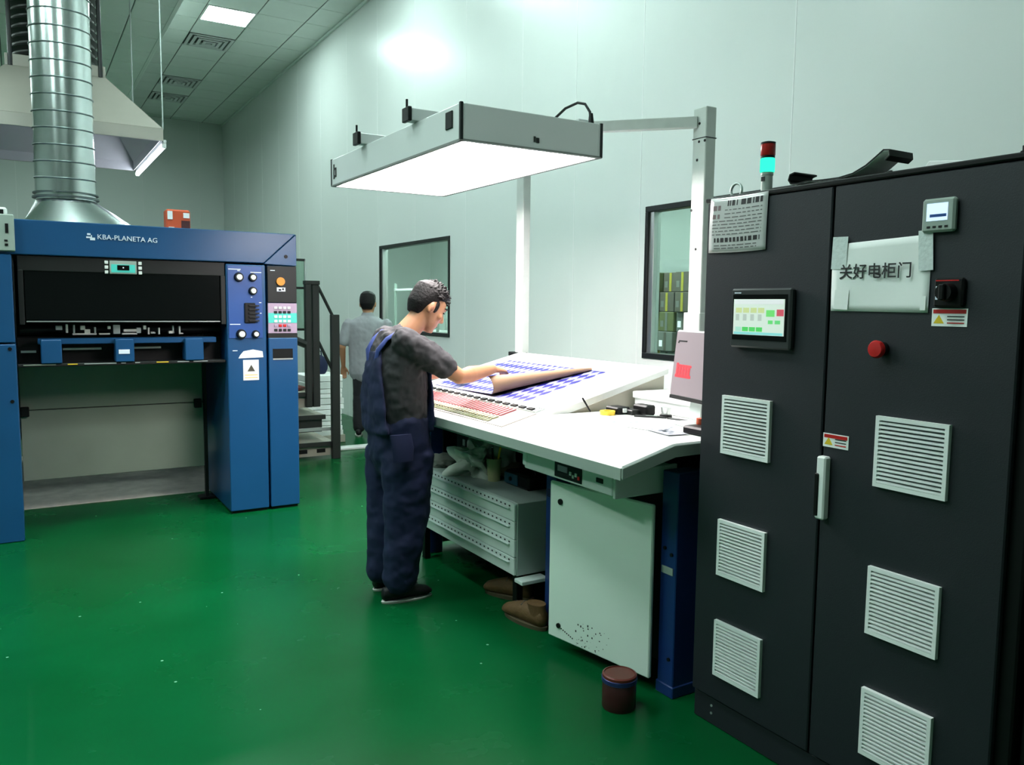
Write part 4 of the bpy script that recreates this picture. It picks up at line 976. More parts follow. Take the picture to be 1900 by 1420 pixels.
# touch panel
hm = B('touch_panel', mat('touch_panel_bezel', (0.030, 0.032, 0.034), 0.35), dl, XC-0.025, XC, 1.812, 2.078, 1.462, 1.669, 0.006)
B('panel_inner', M_blackgloss, hm, XC-0.0265, XC-0.024, 1.826, 2.066, 1.490, 1.648)
def scr(name, col, y0, y1, z0, z1, st=0.38, d=0.0): return B(name, mat('screen_%d_%d_%d' % tuple(int(c*255) for c in col), col, 0.3, emit=col, estr=st, var=0.02), hm, XC-0.0285-d, XC-0.0262-d, y0, y1, z0, z1)
scr('screen', (0.62, 0.68, 0.62), 1.836, 2.060, 1.508, 1.632)
YA = lambda u: 2.060-u*0.224
ZA = lambda v: 1.632-v*0.124
def cell(col, u0, u1, v0, v1): scr('screen_field', col, YA(u1), YA(u0), ZA(v1), ZA(v0), 0.36, 0.0006)
cell((0.70, 0.70, 0.72), 0.02, 0.98, 0.02, 0.14)
for k in range(4):
    cell((0.55, 0.60, 0.28), 0.05+k*0.15, 0.17+k*0.15, 0.24, 0.38); cell((0.45, 0.50, 0.45), 0.05+k*0.15, 0.12+k*0.15, 0.42, 0.60)
    cell((0.08, 0.55, 0.12) if k else (0.4, 0.65, 0.55), 0.05+k*0.14, 0.17+k*0.14, 0.78, 0.90)
cell((0.16, 0.62, 0.16), 0.66, 0.82, 0.30, 0.48); cell((0.60, 0.08, 0.12), 0.86, 0.99, 0.28, 0.46); cell((0.14, 0.62, 0.18), 0.70, 0.79, 0.58, 0.68); cell((0.14, 0.60, 0.2), 0.83, 0.93, 0.58, 0.68)
cell((0.25, 0.62, 0.62), 0.02, 0.98, 0.92, 0.99)
B('panel_logo', M_textw, hm, XC-0.027, XC-0.025, 2.03, 2.06, 1.652, 1.656)
# power meter, rotary switch, stop button, handle, labels
me_ = B('power_meter', M_edge, drr, XC-0.02, XC, 1.283, 1.378, 1.817, 1.910, 0.006)
B('meter_screen', mat('meter_screen', (0.62, 0.74, 0.95), 0.3, emit=(0.62, 0.74, 0.95), estr=0.55), me_, XC-0.022, XC-0.0195, 1.302, 1.362, 1.848, 1.896)
B('meter_bar', M_bluelt, me_, XC-0.023, XC-0.0215, 1.305, 1.352, 1.858, 1.866)
for k in range(4): B('meter_key', M_dark, me_, XC-0.0215, XC-0.0195, 1.300+k*0.017, 1.309+k*0.017, 1.828, 1.834)
rs_ = B('rotary_switch', M_black, drr, XC-0.018, XC, 1.248, 1.331, 1.610, 1.690, 0.005)
kn_ = C('rotary_knob', M_black, rs_, (XC-0.018, 1.288, 1.65), (XC-0.045, 1.288, 1.65), 0.026, 0.023, 20)
B('knob_grip', M_black, rs_, XC-0.056, XC-0.044, 1.280, 1.296, 1.628, 1.672, 0.003)
for k in range(3): B('switch_mark', M_textw, rs_, XC-0.0195, XC-0.0178, 1.318, 1.324, 1.630+k*0.014, 1.639+k*0.014)
B('switch_mark', M_red, rs_, XC-0.0195, XC-0.0178, 1.26, 1.325, 1.681, 1.684)
es = C('stop_button_collar', M_black, drr, (XC, 1.488, 1.483), (XC-0.012, 1.488, 1.483), 0.022, n=20)
lab(MB().lathe((0, 0, 0), [(0.012, 0), (0.012, 0.012), (0.026, 0.014), (0.027, 0.022), (0.022, 0.030), (0.002, 0.032)], 22).obj('stop_button', M_red, drr, smooth=40), 'red mushroom stop button')
sb = [o for o in drr.children if o.name.startswith('stop_button') and 'collar' not in o.name][0]
sb.data.transform(Matrix.Translation(Vector((XC-0.012, 1.488, 1.483))-WL[drr.name]) @ Matrix.Rotation(-PI/2, 4, 'Y') @ Matrix.Translation(WL[drr.name]))
hd = B('door_handle', M_grille, drr, XC-0.03, XC, 1.648, 1.682, 0.925, 1.130, 0.005)
B('handle_grip', M_black, hd, XC-0.034, XC-0.028, 1.668, 1.684, 0.935, 1.075, 0.003); lab(hd, 'silver swing handle')
def hazard(y0, y1, z0, z1, parent):
    h = B('hazard_label', M_paper, parent, XC-0.002, XC-0.0002, y0, y1, z0, z1)
    B('hazard_header', M_can if False else M_red, h, XC-0.003, XC-0.002, y0+0.004, y1-0.004, z1-0.014, z1-0.003)
    MB().prism([(y1-0.036, z0+0.008), (y1-0.006, z0+0.008), (y1-0.021, z0+0.032)], 'x', XC-0.003, XC-0.002).obj('hazard_triangle', M_yellow, h)
    for k in range(3): B('hazard_line', M_text if k else M_red, h, XC-0.003, XC-0.002, y0+0.008, y1-0.045, z0+0.008+k*0.009, z0+0.011+k*0.009)
hazard(1.240, 1.341, 1.556, 1.606, drr); hazard(1.588, 1.681, 1.160, 1.204, drr)
C('lifting_eye_base', M_wire, CB, (2.30, 2.185, 2.005), (2.30, 2.185, 2.015), 0.016, n=14)
pts = [(2.30, 2.185+0.026*math.cos(a), 2.036+0.026*math.sin(a)) for a in [2*PI*k/20 for k in range(21)]]
MB().tube(pts, 0.005, 8).obj('lifting_eye', M_wire, CB, smooth=60)

# signal tower
sg = thing('signal_tower', (2.32, 2.06, 2.005), 'signal light tower with red lens and glowing green lens on the cabinet', 'signal light')
c_ = (2.32, 2.06, 2.005)
MB().lathe(c_, [(0.026, 0), (0.026, 0.012), (0.02, 0.014), (0.02, 0.07), (0.022, 0.072), (0.022, 0.082)], 20).obj('tower_base', M_edge, sg, smooth=40)
MB().lathe((c_[0], c_[1], c_[2]+0.082), [(0.024, 0), (0.026, 0.004), (0.026, 0.046), (0.024, 0.05)], 20).obj('green_lens', M_lampgreen, sg, smooth=40)
MB().lathe((c_[0], c_[1], c_[2]+0.132), [(0.025, 0), (0.025, 0.008)], 20).obj('tower_ring', M_black, sg, smooth=40)
MB().lathe((c_[0], c_[1], c_[2]+0.140), [(0.024, 0), (0.026, 0.003), (0.026, 0.040), (0.024, 0.042)], 20).obj('red_lens', M_lampred, sg, smooth=40)
MB().lathe((c_[0], c_[1], c_[2]+0.182), [(0.026, 0), (0.026, 0.006), (0.01, 0.010)], 20).obj('tower_cap', M_black, sg, smooth=40)
B('tower_mark', M_dark, sg, c_[0]-0.0215, c_[0]-0.0195, c_[1]-0.008, c_[1]+0.008, c_[2]+0.05, c_[2]+0.066)

# laminated notice hanging at the top left of the cabinet
no = thing('laminated_notice', (XC, 2.075, 1.80), 'laminated notice with rows of small print on the left cabinet door', 'notice')
M_lam = mat('laminate_grey', (0.56, 0.55, 0.55), 0.18, 0, 0.08, 14)
mb = MB()
def ntc(u, v): return (XC-0.004-0.006*math.sin(v*3.0)*math.sin(u*2.4+0.5), 2.212-u*0.268+0.004*v, 2.000-v*0.197-0.003*math.sin(u*3))
mb.grid(ntc, 12, 12); V0 = list(mb.bm.verts)
o = mb.obj('notice_sheet', M_lam, no, smooth=60)
md = o.modifiers.new('s', 'SOLIDIFY'); md.thickness = 0.0012; md.offset = -1
def nline(v, segs, h, m):
    mbx = MB()
    for u0, u1 in segs:
        n_ = max(1, int((u1-u0)/0.08))
        for k in range(n_):
            a = u0+(u1-u0)*k/n_; b = u0+(u1-u0)*(k+1)/n_
            P0, P1, P2, P3 = [Vector(ntc(*q))+Vector((-0.002, 0, 0)) for q in ((a, v), (b, v), (b, v+h), (a, v+h))]
            mbx.bm.faces.new([mbx.bm.verts.new(p) for p in (P0, P1, P2, P3)])
    mbx.obj('print_line', m, no)
rnd = random.Random(4)
def words(u0, u1, wmin, wmax):
    out = []; u = u0
    while u < u1:
        w_ = rnd.uniform(wmin, wmax); out.append((u, min(u1, u+w_))); u += w_+0.025
    return out
nline(0.06, [(0.32, .345), (.36, .38), (.40, .45), (0.48, 0.50), (.56, .64), (.66, .73), (.76, .78), (.80, .86), (.88, .92)], 0.10, M_text)
M_ptxt = mat('print_mauve', (0.16, 0.10, 0.11), 0.5)
nline(0.14, [(0.06, 0.13), (.15, .20)], 0.09, M_ptxt); nline(0.30, [(0.06, 0.12), (.15, .19)], 0.08, M_ptxt)
for v in (0.22, 0.29, 0.36, 0.42, 0.48, 0.54, 0.60, 0.66): nline(v, words(0.28 if v < .38 else 0.06, 0.92, 0.03, 0.13), 0.018, mat('print_small', (0.14, 0.13, 0.13), 0.5))
nline(0.73, words(0.10, 0.90, 0.03, 0.07), 0.08, M_text)
for v in (0.86, 0.91): nline(v, words(0.10, 0.85, 0.04, 0.12), 0.02, mat('print_small', (0.14, 0.13, 0.13), 0.5))

# white paper notice with the large characters, taped on the right door
pa = thing('paper_notice', (XC, 1.515, 1.595), 'white paper taped to the right cabinet door reading 关好电柜门', 'notice')
def ppf(u, v): return (XC-0.003-0.003*math.sin(u*5+v*2)*math.sin(v*3.1), 1.678-u*0.322-0.004*math.sin(v*2), 1.802+0.012*u-v*(0.207+0.014*u))
mb = MB().grid(ppf, 14, 10); o = mb.obj('notice_sheet', M_paper, pa, smooth=60)
md = o.modifiers.new('s', 'SOLIDIFY'); md.thickness = 0.001; md.offset = -1
text('notice_characters', '关好电柜门', 0.05, M_text, pa, (XC-0.009, 1.645, 1.698), (0, -1, 0.0), (0, 0, 1), 0.0006, width=0.238, bold=0.0006)
M_tape = mat('clear_tape', (0.70, 0.75, 0.75), 0.10, 0, 0.12, 90, 0.25, 90)
for k, (y0, y1, z0, z1, a) in enumerate(((1.622, 1.676, 1.725, 1.825, 0.03), (1.345, 1.388, 1.712, 1.826, -0.06), (1.610, 1.660, 1.60, 1.66, 0.05), (1.358, 1.374, 1.60, 1.64, 0.0))):
    M = Matrix.Translation((0, (y0+y1)/2, (z0+z1)/2)) @ Matrix.Rotation(a, 4, 'X')
    MB().box(XC-0.0085, XC-0.0078, -(y1-y0)/2, (y1-y0)/2, -(z1-z0)/2, (z1-z0)/2, 0, M).obj('tape_strip', M_tape if k < 2 else M_paper, pa)

# curled black-backed sheet on the cabinet roof
cs_ = thing('curled_sheet', (2.45, 1.65, 2.005), 'curled white sheet with black underside lying on the cabinet roof', 'sheet')
prof = [(1.853, 2.052), (1.872, 2.047), (1.878, 2.028), (1.866, 2.013), (1.845, 2.010), (1.80, 2.013), (1.74, 2.010), (1.68, 2.009), (1.63, 2.016), (1.585, 2.034), (1.548, 2.058), (1.528, 2.072), (1.512, 2.070), (1.510, 2.056), (1.524, 2.046)]
def strip(prof, th0, th1, x0, x1):
    n_ = len(prof); A = []; Bq = []
    for i, (y, z) in enumerate(prof):
        a = prof[max(i-1, 0)]; b = prof[min(i+1, n_-1)]; d = Vector((b[0]-a[0], b[1]-a[1])).normalized(); nn = Vector((d.y, -d.x))
        A.append((y+nn.x*th0, z+nn.y*th0)); Bq.append((y+nn.x*th1, z+nn.y*th1))
    mbx = MB()
    for i in range(n_-1): mbx.prism([A[i], A[i+1], Bq[i+1], Bq[i]], 'x', x0, x1)
    return mbx
strip(prof, 0.0, 0.0045, 2.215, 2.33).obj('sheet_underside', M_cabdk, cs_, smooth=50)
strip(prof, -0.0012, 0.0, 2.216, 2.33).obj('sheet_face', M_paper, cs_, smooth=50)
tag(MB().prism([(1.54, 2.006), (1.30, 2.006), (1.28, 2.010), (1.40, 2.044), (1.50, 2.056)], 'x', 2.40, 2.70, 0.002).obj('folded_cover', M_paper, None), 'folded white paper lying behind the curled sheet on the cabinet', 'paper')
ee = thing('cable_gland', (2.3, 1.14, 2.005), 'small black cable glands on the cabinet roof at the right edge', 'cable gland')
for y in (1.12, 1.15): MB().lathe((2.26, y, 2.005), [(0.010, 0), (0.010, 0.012), (0.006, 0.014), (0.006, 0.026)], 12).obj('gland', M_black, ee, smooth=40)

# ================================================================== PEOPLE
def remeshed(mbx, name, m, parent, voxel, smooth_it=4, folds=None, sub=0):
    """join overlapping lofts into one continuous skin"""
    bmesh.ops.recalc_face_normals(mbx.bm, faces=list(mbx.bm.faces))
    o = mbx.obj(name, m, parent, smooth=None)
    a = o.modifiers.new('r', 'REMESH'); a.mode = 'VOXEL'; a.voxel_size = voxel
    b = o.modifiers.new('s', 'SMOOTH'); b.iterations = smooth_it; b.factor = 0.5
    if folds:
        tex = bpy.data.textures.new(name+'_folds', 'CLOUDS'); tex.noise_scale = folds[0]; tex.noise_depth = 2
        d = o.modifiers.new('d', 'DISPLACE'); d.texture = tex; d.strength = folds[1]; d.mid_level = 0.5; d.texture_coords = 'LOCAL'
    bpy.context.view_layer.update()
    dg = bpy.context.evaluated_depsgraph_get()
    me = bpy.data.meshes.new_from_object(o.evaluated_get(dg)); me.name = name
    o.modifiers.clear(); old = o.data; o.data = me; bpy.data.meshes.remove(old)
    if not me.materials: me.materials.append(m)
    for p in me.polygons: p.use_smooth = True
    return o
def limb(mbx, pts, n=14):
    """tapered limb: pts = (position, radius) or (position, radius_a, radius_b, direction_a)"""
    prev = None; rings = []
    for i, p in enumerate(pts):
        c = Vector(p[0]); d = (Vector(pts[min(i+1, len(pts)-1)][0])-Vector(pts[max(i-1, 0)][0])).normalized()
        if len(p) == 4:
            u = Vector(p[3]); u = (u-d*u.dot(d)).normalized(); ra, rb = p[1], p[2]
        else:
            u = prev if prev is not None else d.orthogonal(); u = (u-d*u.dot(d)).normalized(); ra = rb = p[1]
        prev = u; v = d.cross(u)
        rings.append((c, u*ra, v*rb))
    # rounded ends
    c0, u0, v0 = rings[0]; d0 = (Vector(pts[0][0])-Vector(pts[1][0])).normalized(); c1, u1, v1 = rings[-1]; d1 = (Vector(pts[-1][0])-Vector(pts[-2][0])).normalized()
    r0 = min(u0.length, v0.length); r1 = min(u1.length, v1.length)
    pre = [(c0+d0*r0*0.8, u0*0.35, v0*0.35), (c0+d0*r0*0.5, u0*0.8, v0*0.8)]; post = [(c1+d1*r1*0.5, u1*0.8, v1*0.8), (c1+d1*r1*0.8, u1*0.35, v1*0.35)]
    mbx.loft(pre+rings+post, n)
def frame(yaw, pitch=0.0, roll=0.0):
    """rotation whose local +x is forward, +y is left, +z is up"""
    return (Matrix.Rotation(yaw, 4, 'Z') @ Matrix.Rotation(pitch, 4, 'Y') @ Matrix.Rotation(roll, 4, 'X'))
def head(mbx, c, F, s=1.0):
    """skull, jaw, nose, brow, lips and ears; c = centre of the skull, F = head rotation"""
    R3 = F.to_3x3(); X, Y, Z = R3 @ Vector((1, 0, 0)), R3 @ Vector((0, 1, 0)), R3 @ Vector((0, 0, 1))
    def at(x, y, z): return Vector(c)+(X*x+Y*y+Z*z)*s
    rings = []
    for z, x0, ra, rb in ((0.118, -0.012, 0.030, 0.026), (0.108, -0.012, 0.058, 0.048), (0.085, -0.010, 0.084, 0.066), (0.05, -0.006, 0.098, 0.076), (0.015, -0.004, 0.100, 0.078), (-0.02, 0.002, 0.094, 0.076),
                          (-0.05, 0.014, 0.080, 0.069), (-0.075, 0.026, 0.066, 0.061), (-0.098, 0.036, 0.052, 0.050), (-0.114, 0.044, 0.038, 0.036), (-0.122, 0.048, 0.020, 0.020)):
        rings.append((at(x0, 0, z), X*ra*s, Y*rb*s))
    mbx.loft(rings, 20)
    limb(mbx, [(at(0.090, 0, 0.012), 0.009*s), (at(0.102, 0, -0.012), 0.011*s), (at(0.110, 0, -0.030), 0.014*s)], 10)            # nose
    mbx.ell(at(0.098, 0.011, -0.033), (0.011*s,)*3, F, 10, 8); mbx.ell(at(0.098, -0.011, -0.033), (0.011*s,)*3, F, 10, 8)
    mbx.ell(at(0.082, 0, 0.030), (0.018*s, 0.052*s, 0.012*s), F, 14, 8)                                                          # brow ridge
    mbx.ell(at(0.088, 0, -0.062), (0.012*s, 0.024*s, 0.007*s), F, 12, 8); mbx.ell(at(0.086, 0, -0.074), (0.012*s, 0.021*s, 0.007*s), F, 12, 8)   # lips
    mbx.ell(at(0.080, 0, -0.104), (0.014*s, 0.020*s, 0.014*s), F, 12, 8)                                                         # chin
    for sd in (-1, 1):
        mbx.ell(at(0.062, sd*0.045, -0.022), (0.026*s, 0.022*s, 0.02*s), F, 12, 8)                                                # cheek
        mbx.ell(at(-0.008, sd*0.082, -0.008), (0.019*s, 0.009*s, 0.033*s), F @ Matrix.Rotation(0.15, 4, 'Y'), 12, 8)              # ear
    return at
def hand(mbx, wrist, F, side, curl_=0.6, s=1.0):
    """palm and five bent fingers; F: +x along the fingers, +z back of the hand; side +1 = thumb on +y"""
    R3 = F.to_3x3(); X, Y, Z = R3 @ Vector((1, 0, 0)), R3 @ Vector((0, 1, 0))*side, R3 @ Vector((0, 0, 1))
    def at(x, y, z): return Vector(wrist)+(X*x+Y*y+Z*z)*s
    mbx.loft([(at(-0.01, 0, 0), Y*0.026*s, Z*0.019*s), (at(0.02, 0, 0), Y*0.034*s, Z*0.018*s), (at(0.06, 0, 0), Y*0.042*s, Z*0.015*s), (at(0.092, 0, -0.002), Y*0.040*s, Z*0.012*s)], 14)
    for k, (y, L, r_) in enumerate(((0.031, 0.072, 0.0092), (0.010, 0.080, 0.0095), (-0.011, 0.074, 0.0092), (-0.031, 0.058, 0.0085))):
        p = at(0.078, y*0.95, -0.001); pts = [(p, r_*1.1*s)]; a = 0.1; d = Vector(p)
        for seg, fr in enumerate((0.46, 0.30, 0.24)):
            a += curl_*(0.45, 0.6, 0.45)[seg]; d = d+(X*math.cos(a)-Z*math.sin(a)+Y*(y*1.2))*L*fr*s; pts.append((d, r_*(1.0, 0.95, 0.82)[seg]*s))
        limb(mbx, pts, 10)
    b0 = at(0.018, 0.024, -0.004); b1 = at(0.045, 0.050, -0.014); b2 = at(0.072, 0.060, -0.024); b3 = at(0.094, 0.058, -0.032)
    limb(mbx, [(b0, 0.014*s), (b1, 0.0115*s), (b2, 0.0105*s), (b3, 0.009*s)], 10)
def hair_cap(name, parent, at, F, s, m, tufts):
    """hair as a shell round the skull, ending at the hairline"""
    R3 = F.to_3x3(); mbx = MB()
    rings = []
    for z, x0, ra, rb in ((0.134, -0.016, 0.030, 0.028), (0.124, -0.016, 0.066, 0.054), (0.098, -0.014, 0.098, 0.078), (0.066, -0.020, 0.098, 0.086), (0.038, -0.034, 0.084, 0.087), (0.012, -0.044, 0.074, 0.085), (-0.012, -0.054, 0.062, 0.079),
                          (-0.040, -0.056, 0.048, 0.066), (-0.066, -0.056, 0.034, 0.052)):
        rings.append((at(x0, 0, z), R3 @ Vector((ra*s, 0, 0)), R3 @ Vector((0, rb*s, 0))))
    mbx.loft(rings, 24)
    for sd in (-1, 1): mbx.ell(at(0.020, sd*0.074, 0.010), (0.014*s, 0.010*s, 0.034*s), F, 10, 8)      # sideburn
    # short tufts that roughen the outline
    rnd = random.Random(11)
    for k in range(tufts):
        th = rnd.uniform(-3.14, 3.14); ph = rnd.uniform(0.35, 1.5)
        dv = Vector((math.cos(th)*math.cos(ph), math.sin(th)*math.cos(ph)*0.8, math.sin(ph)))
        p0 = at(-0.016+dv.x*0.102, dv.y*0.106, 0.020+dv.z*0.110); sw = R3 @ Vector((rnd.uniform(.2, 1.0), rnd.uniform(-.4, .4), rnd.uniform(-.2, .5)))
        p1 = p0+(R3 @ dv)*rnd.uniform(.008, .018)*s+sw.normalized()*0.016*s
        limb(mbx, [(p0, 0.008*s), (p1, 0.0035*s)], 6)
    return remeshed(mbx, name, m, parent, 0.0034, 1)
def shoe(parent, c, yaw, m, sole, s=1.0):
    M = Matrix.Translation(c) @ Matrix.Rotation(yaw, 4, 'Z'); R3 = M.to_3x3()
    def T(r_): return [(M @ (Vector(a)*s), R3 @ Vector(u)*s, R3 @ Vector(v)*s) for a, u, v in r_]
    o = MB().loft(T([((-0.085, 0, 0.045), (0, 0.02, 0), (0, 0, 0.02)), ((-0.075, 0, 0.05), (0, 0.034, 0), (0, 0, 0.036)), ((-0.02, 0, 0.058), (0, 0.038, 0), (0, 0, 0.044)), ((0.05, 0, 0.056), (0, 0.042, 0), (0, 0, 0.040)),
              ((0.12, 0, 0.046), (0, 0.047, 0), (0, 0, 0.029)), ((0.17, 0, 0.040), (0, 0.040, 0), (0, 0, 0.022)), ((0.195, 0, 0.034), (0, 0.018, 0), (0, 0, 0.010))]), 16).obj('shoe', m, parent, smooth=70)
    MB().loft(T([((0.055, 0, 0.0), (0.142, 0, 0), (0, 0.042, 0)), ((0.055, 0, 0.010), (0.146, 0, 0), (0, 0.046, 0)), ((0.055, 0, 0.015), (0.143, 0, 0), (0, 0.044, 0))]), 24).obj('sole', sole, o, smooth=40)
    return o

def build_operator():
    """man in navy overalls and charcoal T-shirt leaning over the proof, facing +x"""
    F0 = frame(0)
    body = MB()
    hc = Vector((1.895, 4.00, 1.588)); FH = frame(math.radians(-4), math.radians(30))
    at = head(body, hc, FH)
    limb(body, [((1.72, 4.02, 1.36), 0.075), ((1.765, 4.01, 1.44), 0.064), ((1.83, 4.005, 1.51), 0.060), ((1.87, 4.0, 1.56), 0.062)], 16)            # neck
    # torso core, hips, legs (under the clothes)
    limb(body, [((1.70, 4.03, 1.36), 0.09, 0.17, (1, 0, 0)), ((1.71, 4.03, 1.2), 0.10, 0.15, (1, 0, 0)), ((1.73, 4.03, 1.02), 0.10, 0.14, (1, 0, 0)), ((1.72, 4.03, 0.88), 0.11, 0.15, (1, 0, 0))], 16)
    for y in (3.93, 4.14): limb(body, [((1.72, y, 0.86), 0.085), ((1.72, y, 0.5), 0.06), ((1.69, y, 0.09), 0.042)], 12)
    sh, el, wr = Vector((1.755, 3.855, 1.375)), Vector((1.985, 3.795, 1.222)), Vector((2.250, 3.900, 1.246))
    limb(body, [(sh, 0.052), ((sh+el)/2, 0.048), (el, 0.043), (el*0.7+wr*0.3, 0.046), (el*0.35+wr*0.65, 0.037), (wr, 0.027)], 14)
    hd_ = (Vector((2.45, 3.985, 1.232))-wr).normalized(); yaw = math.atan2(hd_.y, hd_.x); pit = math.asin(-hd_.z)
    hand(body, wr, frame(yaw, pit+0.02, math.radians(15)), 1, 0.65)
    sl_, ell_, wl = Vector((1.775, 4.20, 1.365)), Vector((1.99, 4.33, 1.20)), Vector((2.24, 4.38, 1.195))
    limb(body, [(sl_, 0.052), ((sl_+ell_)/2, 0.047), (ell_, 0.042), (ell_*0.6+wl*0.4, 0.042), (wl, 0.027)], 14)
    hand(body, wl, frame(math.radians(5), math.radians(8)), -1, 0.5)
    p = remeshed(body, 'person', M_skin, None, 0.0065, 3)
    tag(p, 'man in navy overalls and charcoal T-shirt leaning over the printed sheet', 'person')
    # T-shirt
    b = MB()
    limb(b, [((1.765, 4.02, 1.430), 0.080, 0.085, (1, 0, 0)), ((1.735, 4.02, 1.405), 0.105, 0.150, (1, 0, 0)), ((1.725, 4.03, 1.36), 0.128, 0.190, (1, 0, 0)), ((1.725, 4.03, 1.27), 0.150, 0.200, (1, 0, 0)), ((1.73, 4.03, 1.15), 0.158, 0.195, (1, 0, 0)), ((1.735, 4.03, 1.04), 0.158, 0.192, (1, 0, 0)), ((1.735, 4.03, 0.95), 0.15, 0.185, (1, 0, 0))], 22)
    d_ = (el-sh)
    limb(b, [(sh-d_*0.25, 0.075), (sh, 0.080), (sh+d_*0.3, 0.076), (sh+d_*0.56, 0.071), (sh+d_*0.68, 0.069)], 16)
    d2 = (ell_-sl_)
    limb(b, [(sl_-d2*0.25, 0.085), (sl_, 0.088), (sl_+d2*0.4, 0.08), (sl_+d2*0.8, 0.075)], 16)
    remeshed(b, 'tshirt', M_tee, p, 0.009, 5, (0.05, 0.026))
    # overalls: legs, seat, back panel, bib and straps
    b = MB()
    limb(b, [((1.738, 4.03, 0.99), 0.150, 0.192, (1, 0, 0)), ((1.738, 4.03, 0.95), 0.160, 0.197, (1, 0, 0)), ((1.740, 4.03, 0.88), 0.165, 0.198, (1, 0, 0)), ((1.742, 4.03, 0.82), 0.163, 0.195, (1, 0, 0)), ((1.742, 4.03, 0.76), 0.150, 0.185, (1, 0, 0))], 24)
    for y, dx in ((3.935, 0.0), (4.135, -0.015)):
        limb(b, [((1.745, y, 0.80), 0.150, 0.105, (1, 0, 0)), ((1.745+dx, y, 0.66), 0.142, 0.102, (1, 0, 0)), ((1.742+dx, y, 0.50), 0.132, 0.096, (1, 0, 0)), ((1.728+dx, y, 0.34), 0.112, 0.090, (1, 0, 0)), ((1.712+dx, y, 0.22), 0.100, 0.086, (1, 0, 0)), ((1.702+dx, y, 0.13), 0.098, 0.082, (1, 0, 0)), ((1.702+dx, y, 0.105), 0.094, 0.078, (1, 0, 0))], 18)
    # back panel following the spine
    b.loft([((1.60, 4.03, 0.92), (0.030, 0, 0), (0, 0.18, 0)), ((1.592, 4.03, 1.02), (0.028, 0, 0), (0, 0.172, 0)), ((1.588, 4.03, 1.14), (0.024, 0, 0), (0, 0.155, 0)), ((1.585, 4.03, 1.27), (0.022, 0, 0), (0, 0.115, 0)), ((1.605, 4.03, 1.36), (0.018, 0, 0), (0, 0.08, 0))], 18)
    b.loft([((1.87, 4.03, 0.92), (0.03, 0, 0), (0, 0.16, 0)), ((1.875, 4.03, 1.04), (0.028, 0, 0), (0, 0.15, 0)), ((1.875, 4.03, 1.16), (0.024, 0, 0), (0, 0.13, 0)), ((1.868, 4.03, 1.25), (0.02, 0, 0), (0, 0.12, 0))], 18)
    ov = remeshed(b, 'overalls', M_overall, p, 0.009, 5, (0.10, 0.028))
    for sd in (-1, 1):
        y = 4.03+sd*0.05; y2 = 4.02+sd*0.105
        mbx = MB(); path = [(1.588, y, 1.30), (1.592, y+sd*0.02, 1.36), (1.632, y2-sd*0.02, 1.42), (1.685, y2, 1.455), (1.745, y2, 1.452), (1.80, y2, 1.41), (1.852, y2, 1.33), (1.872, y2, 1.23)]
        rings = []
        for i, q in enumerate(path):
            d = (Vector(path[min(i+1, 7)])-Vector(path[max(i-1, 0)])).normalized(); sd_v = Vector((0, 1, 0)); sd_v = (sd_v-d*sd_v.dot(d)).normalized(); nn = d.cross(sd_v)
            rings.append((q, sd_v*0.024, nn*0.010))
        mbx.loft(rings, 10).obj('strap', mat('overall_strap', (0.016, 0.035, 0.17), 0.75), ov, smooth=60)
    # side pocket seams
    MB().loft([((1.66, 3.826, 0.93), (0.06, 0, 0), (0, 0.012, 0)), ((1.67, 3.815, 0.86), (0.06, 0, 0), (0, 0.014, 0)), ((1.67, 3.815, 0.79), (0.055, 0, 0), (0, 0.012, 0))], 14).obj('pocket_flap', M_overall, ov, smooth=60)
    shoe(p, (1.69, 3.945, 0), math.radians(-4), M_shoe, M_sole); shoe(p, (1.72, 4.16, 0), math.radians(8), M_shoe, M_sole)
    hair_cap('hair', p, at, FH, 1.0, M_hair, 320)
    R3 = FH.to_3x3()
    M_brow = M_hair
    for sd in (-1, 1):
        MB().loft([(at(0.098, sd*0.016, 0.034), R3 @ Vector((0, 0, 0.004)), R3 @ Vector((0.004, 0, 0))), (at(0.092, sd*0.036, 0.038), R3 @ Vector((0, 0, 0.005)), R3 @ Vector((0.005, 0, 0))), (at(0.074, sd*0.056, 0.032), R3 @ Vector((0, 0, 0.003)), R3 @ Vector((0.004, 0, 0)))], 8).obj('eyebrow', M_hair, p, smooth=60)
        MB().ell(at(0.086, sd*0.033, 0.010), (0.007, 0.014, 0.0035), FH, 10, 6).obj('eye', M_text, p, smooth=60)
    MB().ell(at(0.0985, 0, -0.0685), (0.004, 0.020, 0.0016), FH, 10, 6).obj('mouth_line', mat('lip_dark', (0.22, 0.07, 0.05), 0.5), p, smooth=60)
    MB().ell(at(-0.004, -0.090, -0.008), (0.008, 0.003, 0.015), FH, 10, 6).obj('ear_hollow', mat('ear_shadow_skin', (0.30, 0.12, 0.07), 0.6), p, smooth=60)
    return p
build_operator()

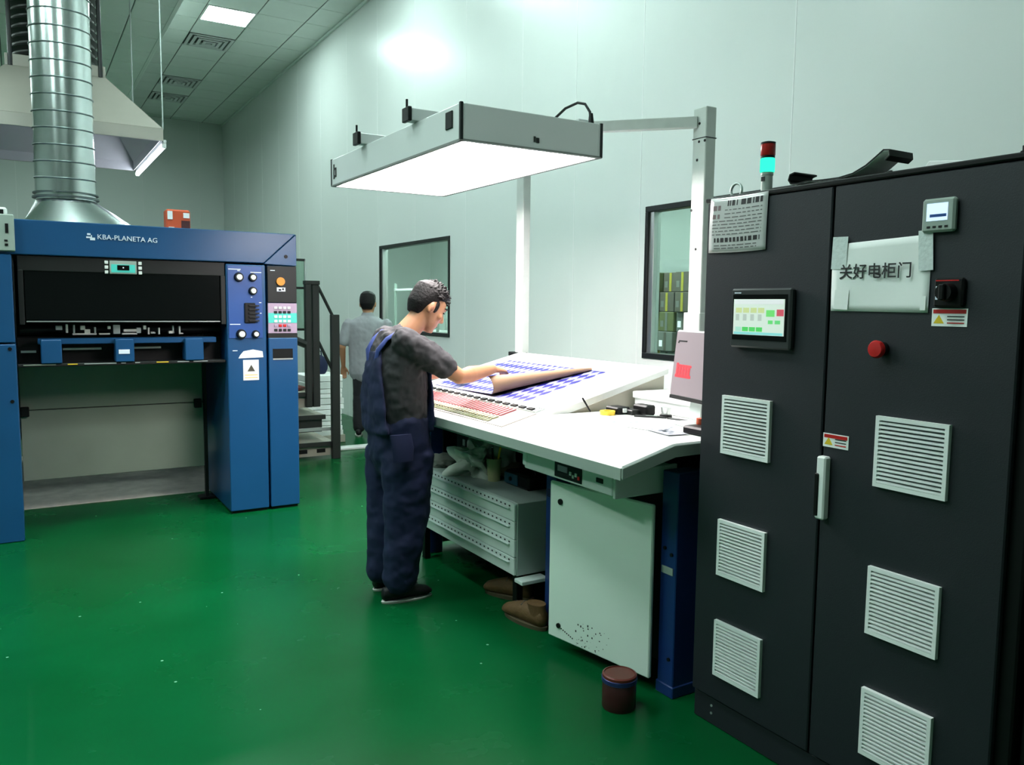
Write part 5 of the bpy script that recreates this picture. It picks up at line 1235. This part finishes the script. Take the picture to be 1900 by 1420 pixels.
def build_second():
    """man in a grey shirt and black trousers seen from behind by the wall"""
    bx_, by_ = 3.60, 9.28; yaw = math.radians(62); F = frame(yaw); R3 = F.to_3x3()
    def w(x, y, z): return Vector((bx_, by_, 0))+R3 @ Vector((x, y, 0))+Vector((0, 0, z))
    fx = R3 @ Vector((1, 0, 0))
    body = MB(); FH = frame(yaw, math.radians(8)); at = head(body, w(0.03, 0, 1.605), FH, 1.12)
    limb(body, [(w(-0.01, 0, 1.40), 0.07), (w(0.0, 0, 1.47), 0.06), (w(0.02, 0, 1.56), 0.06)], 14)
    limb(body, [(w(0, 0, 1.38), 0.09, 0.17, fx), (w(0, 0, 1.15), 0.10, 0.15, fx), (w(0, 0, 0.9), 0.1, 0.15, fx)], 14)
    for s_ in (-1, 1):
        limb(body, [(w(0, s_*0.1, 0.86), 0.08), (w(0.01, s_*0.105, 0.5), 0.055), (w(-0.02, s_*0.11, 0.09), 0.04)], 12)
        sh = w(-0.01, s_*0.225, 1.37); el = w(-0.05, s_*0.30, 1.08); wr = w(0.06, s_*0.305, 0.84)
        limb(body, [(sh, 0.052), (el, 0.042), (wr, 0.027)], 12)
        hand(body, wr, frame(yaw, math.radians(75)), -s_, 0.5)
    p = remeshed(body, 'person', M_skin, None, 0.008, 3)
    tag(p, 'man in grey shirt and black trousers seen from behind near the far window', 'person')
    b = MB()
    limb(b, [(w(0, 0, 1.46), 0.075, 0.085, fx), (w(0, 0, 1.425), 0.10, 0.16, fx), (w(0, 0, 1.38), 0.125, 0.235, fx), (w(0, 0, 1.28), 0.145, 0.25, fx), (w(0, 0, 1.1), 0.15, 0.235, fx), (w(0, 0, 0.92), 0.155, 0.23, fx), (w(0, 0, 0.76), 0.16, 0.23, fx)], 20)
    for s_ in (-1, 1):
        sh = w(-0.01, s_*0.225, 1.37); el = w(-0.05, s_*0.30, 1.08)
        limb(b, [(sh+(sh-el)*0.02, 0.062), (sh, 0.070), (sh*0.5+el*0.5, 0.072), (sh*0.22+el*0.78, 0.070)], 14)
    remeshed(b, 'shirt', M_grayshirt, p, 0.010, 4, (0.08, 0.014))
    mbx = MB(); mbx.loft([(w(0.0, 0, 1.47), R3 @ Vector((0.066, 0, 0)), R3 @ Vector((0, 0.070, 0))), (w(0.008, 0, 1.50), R3 @ Vector((0.064, 0, 0)), R3 @ Vector((0, 0.066, 0)))], 18).obj('collar', M_grayshirt, p, smooth=50)
    b = MB()
    limb(b, [(w(0, 0, 0.92), 0.13, 0.18, fx), (w(0, 0, 0.80), 0.135, 0.185, fx)], 18)
    for s_ in (-1, 1): limb(b, [(w(0, s_*0.09, 0.82), 0.125, 0.10, fx), (w(0.01, s_*0.10, 0.5), 0.095, 0.085, fx), (w(-0.02, s_*0.108, 0.1), 0.08, 0.075, fx)], 14)
    remeshed(b, 'trousers', M_trouser, p, 0.011, 4, (0.1, 0.016))
    for s_ in (-1, 1): shoe(p, w(-0.02, s_*0.115, 0), yaw+s_*0.12, M_shoe, M_sole)
    hair_cap('hair', p, at, FH, 1.12, M_hair, 0)
build_second()
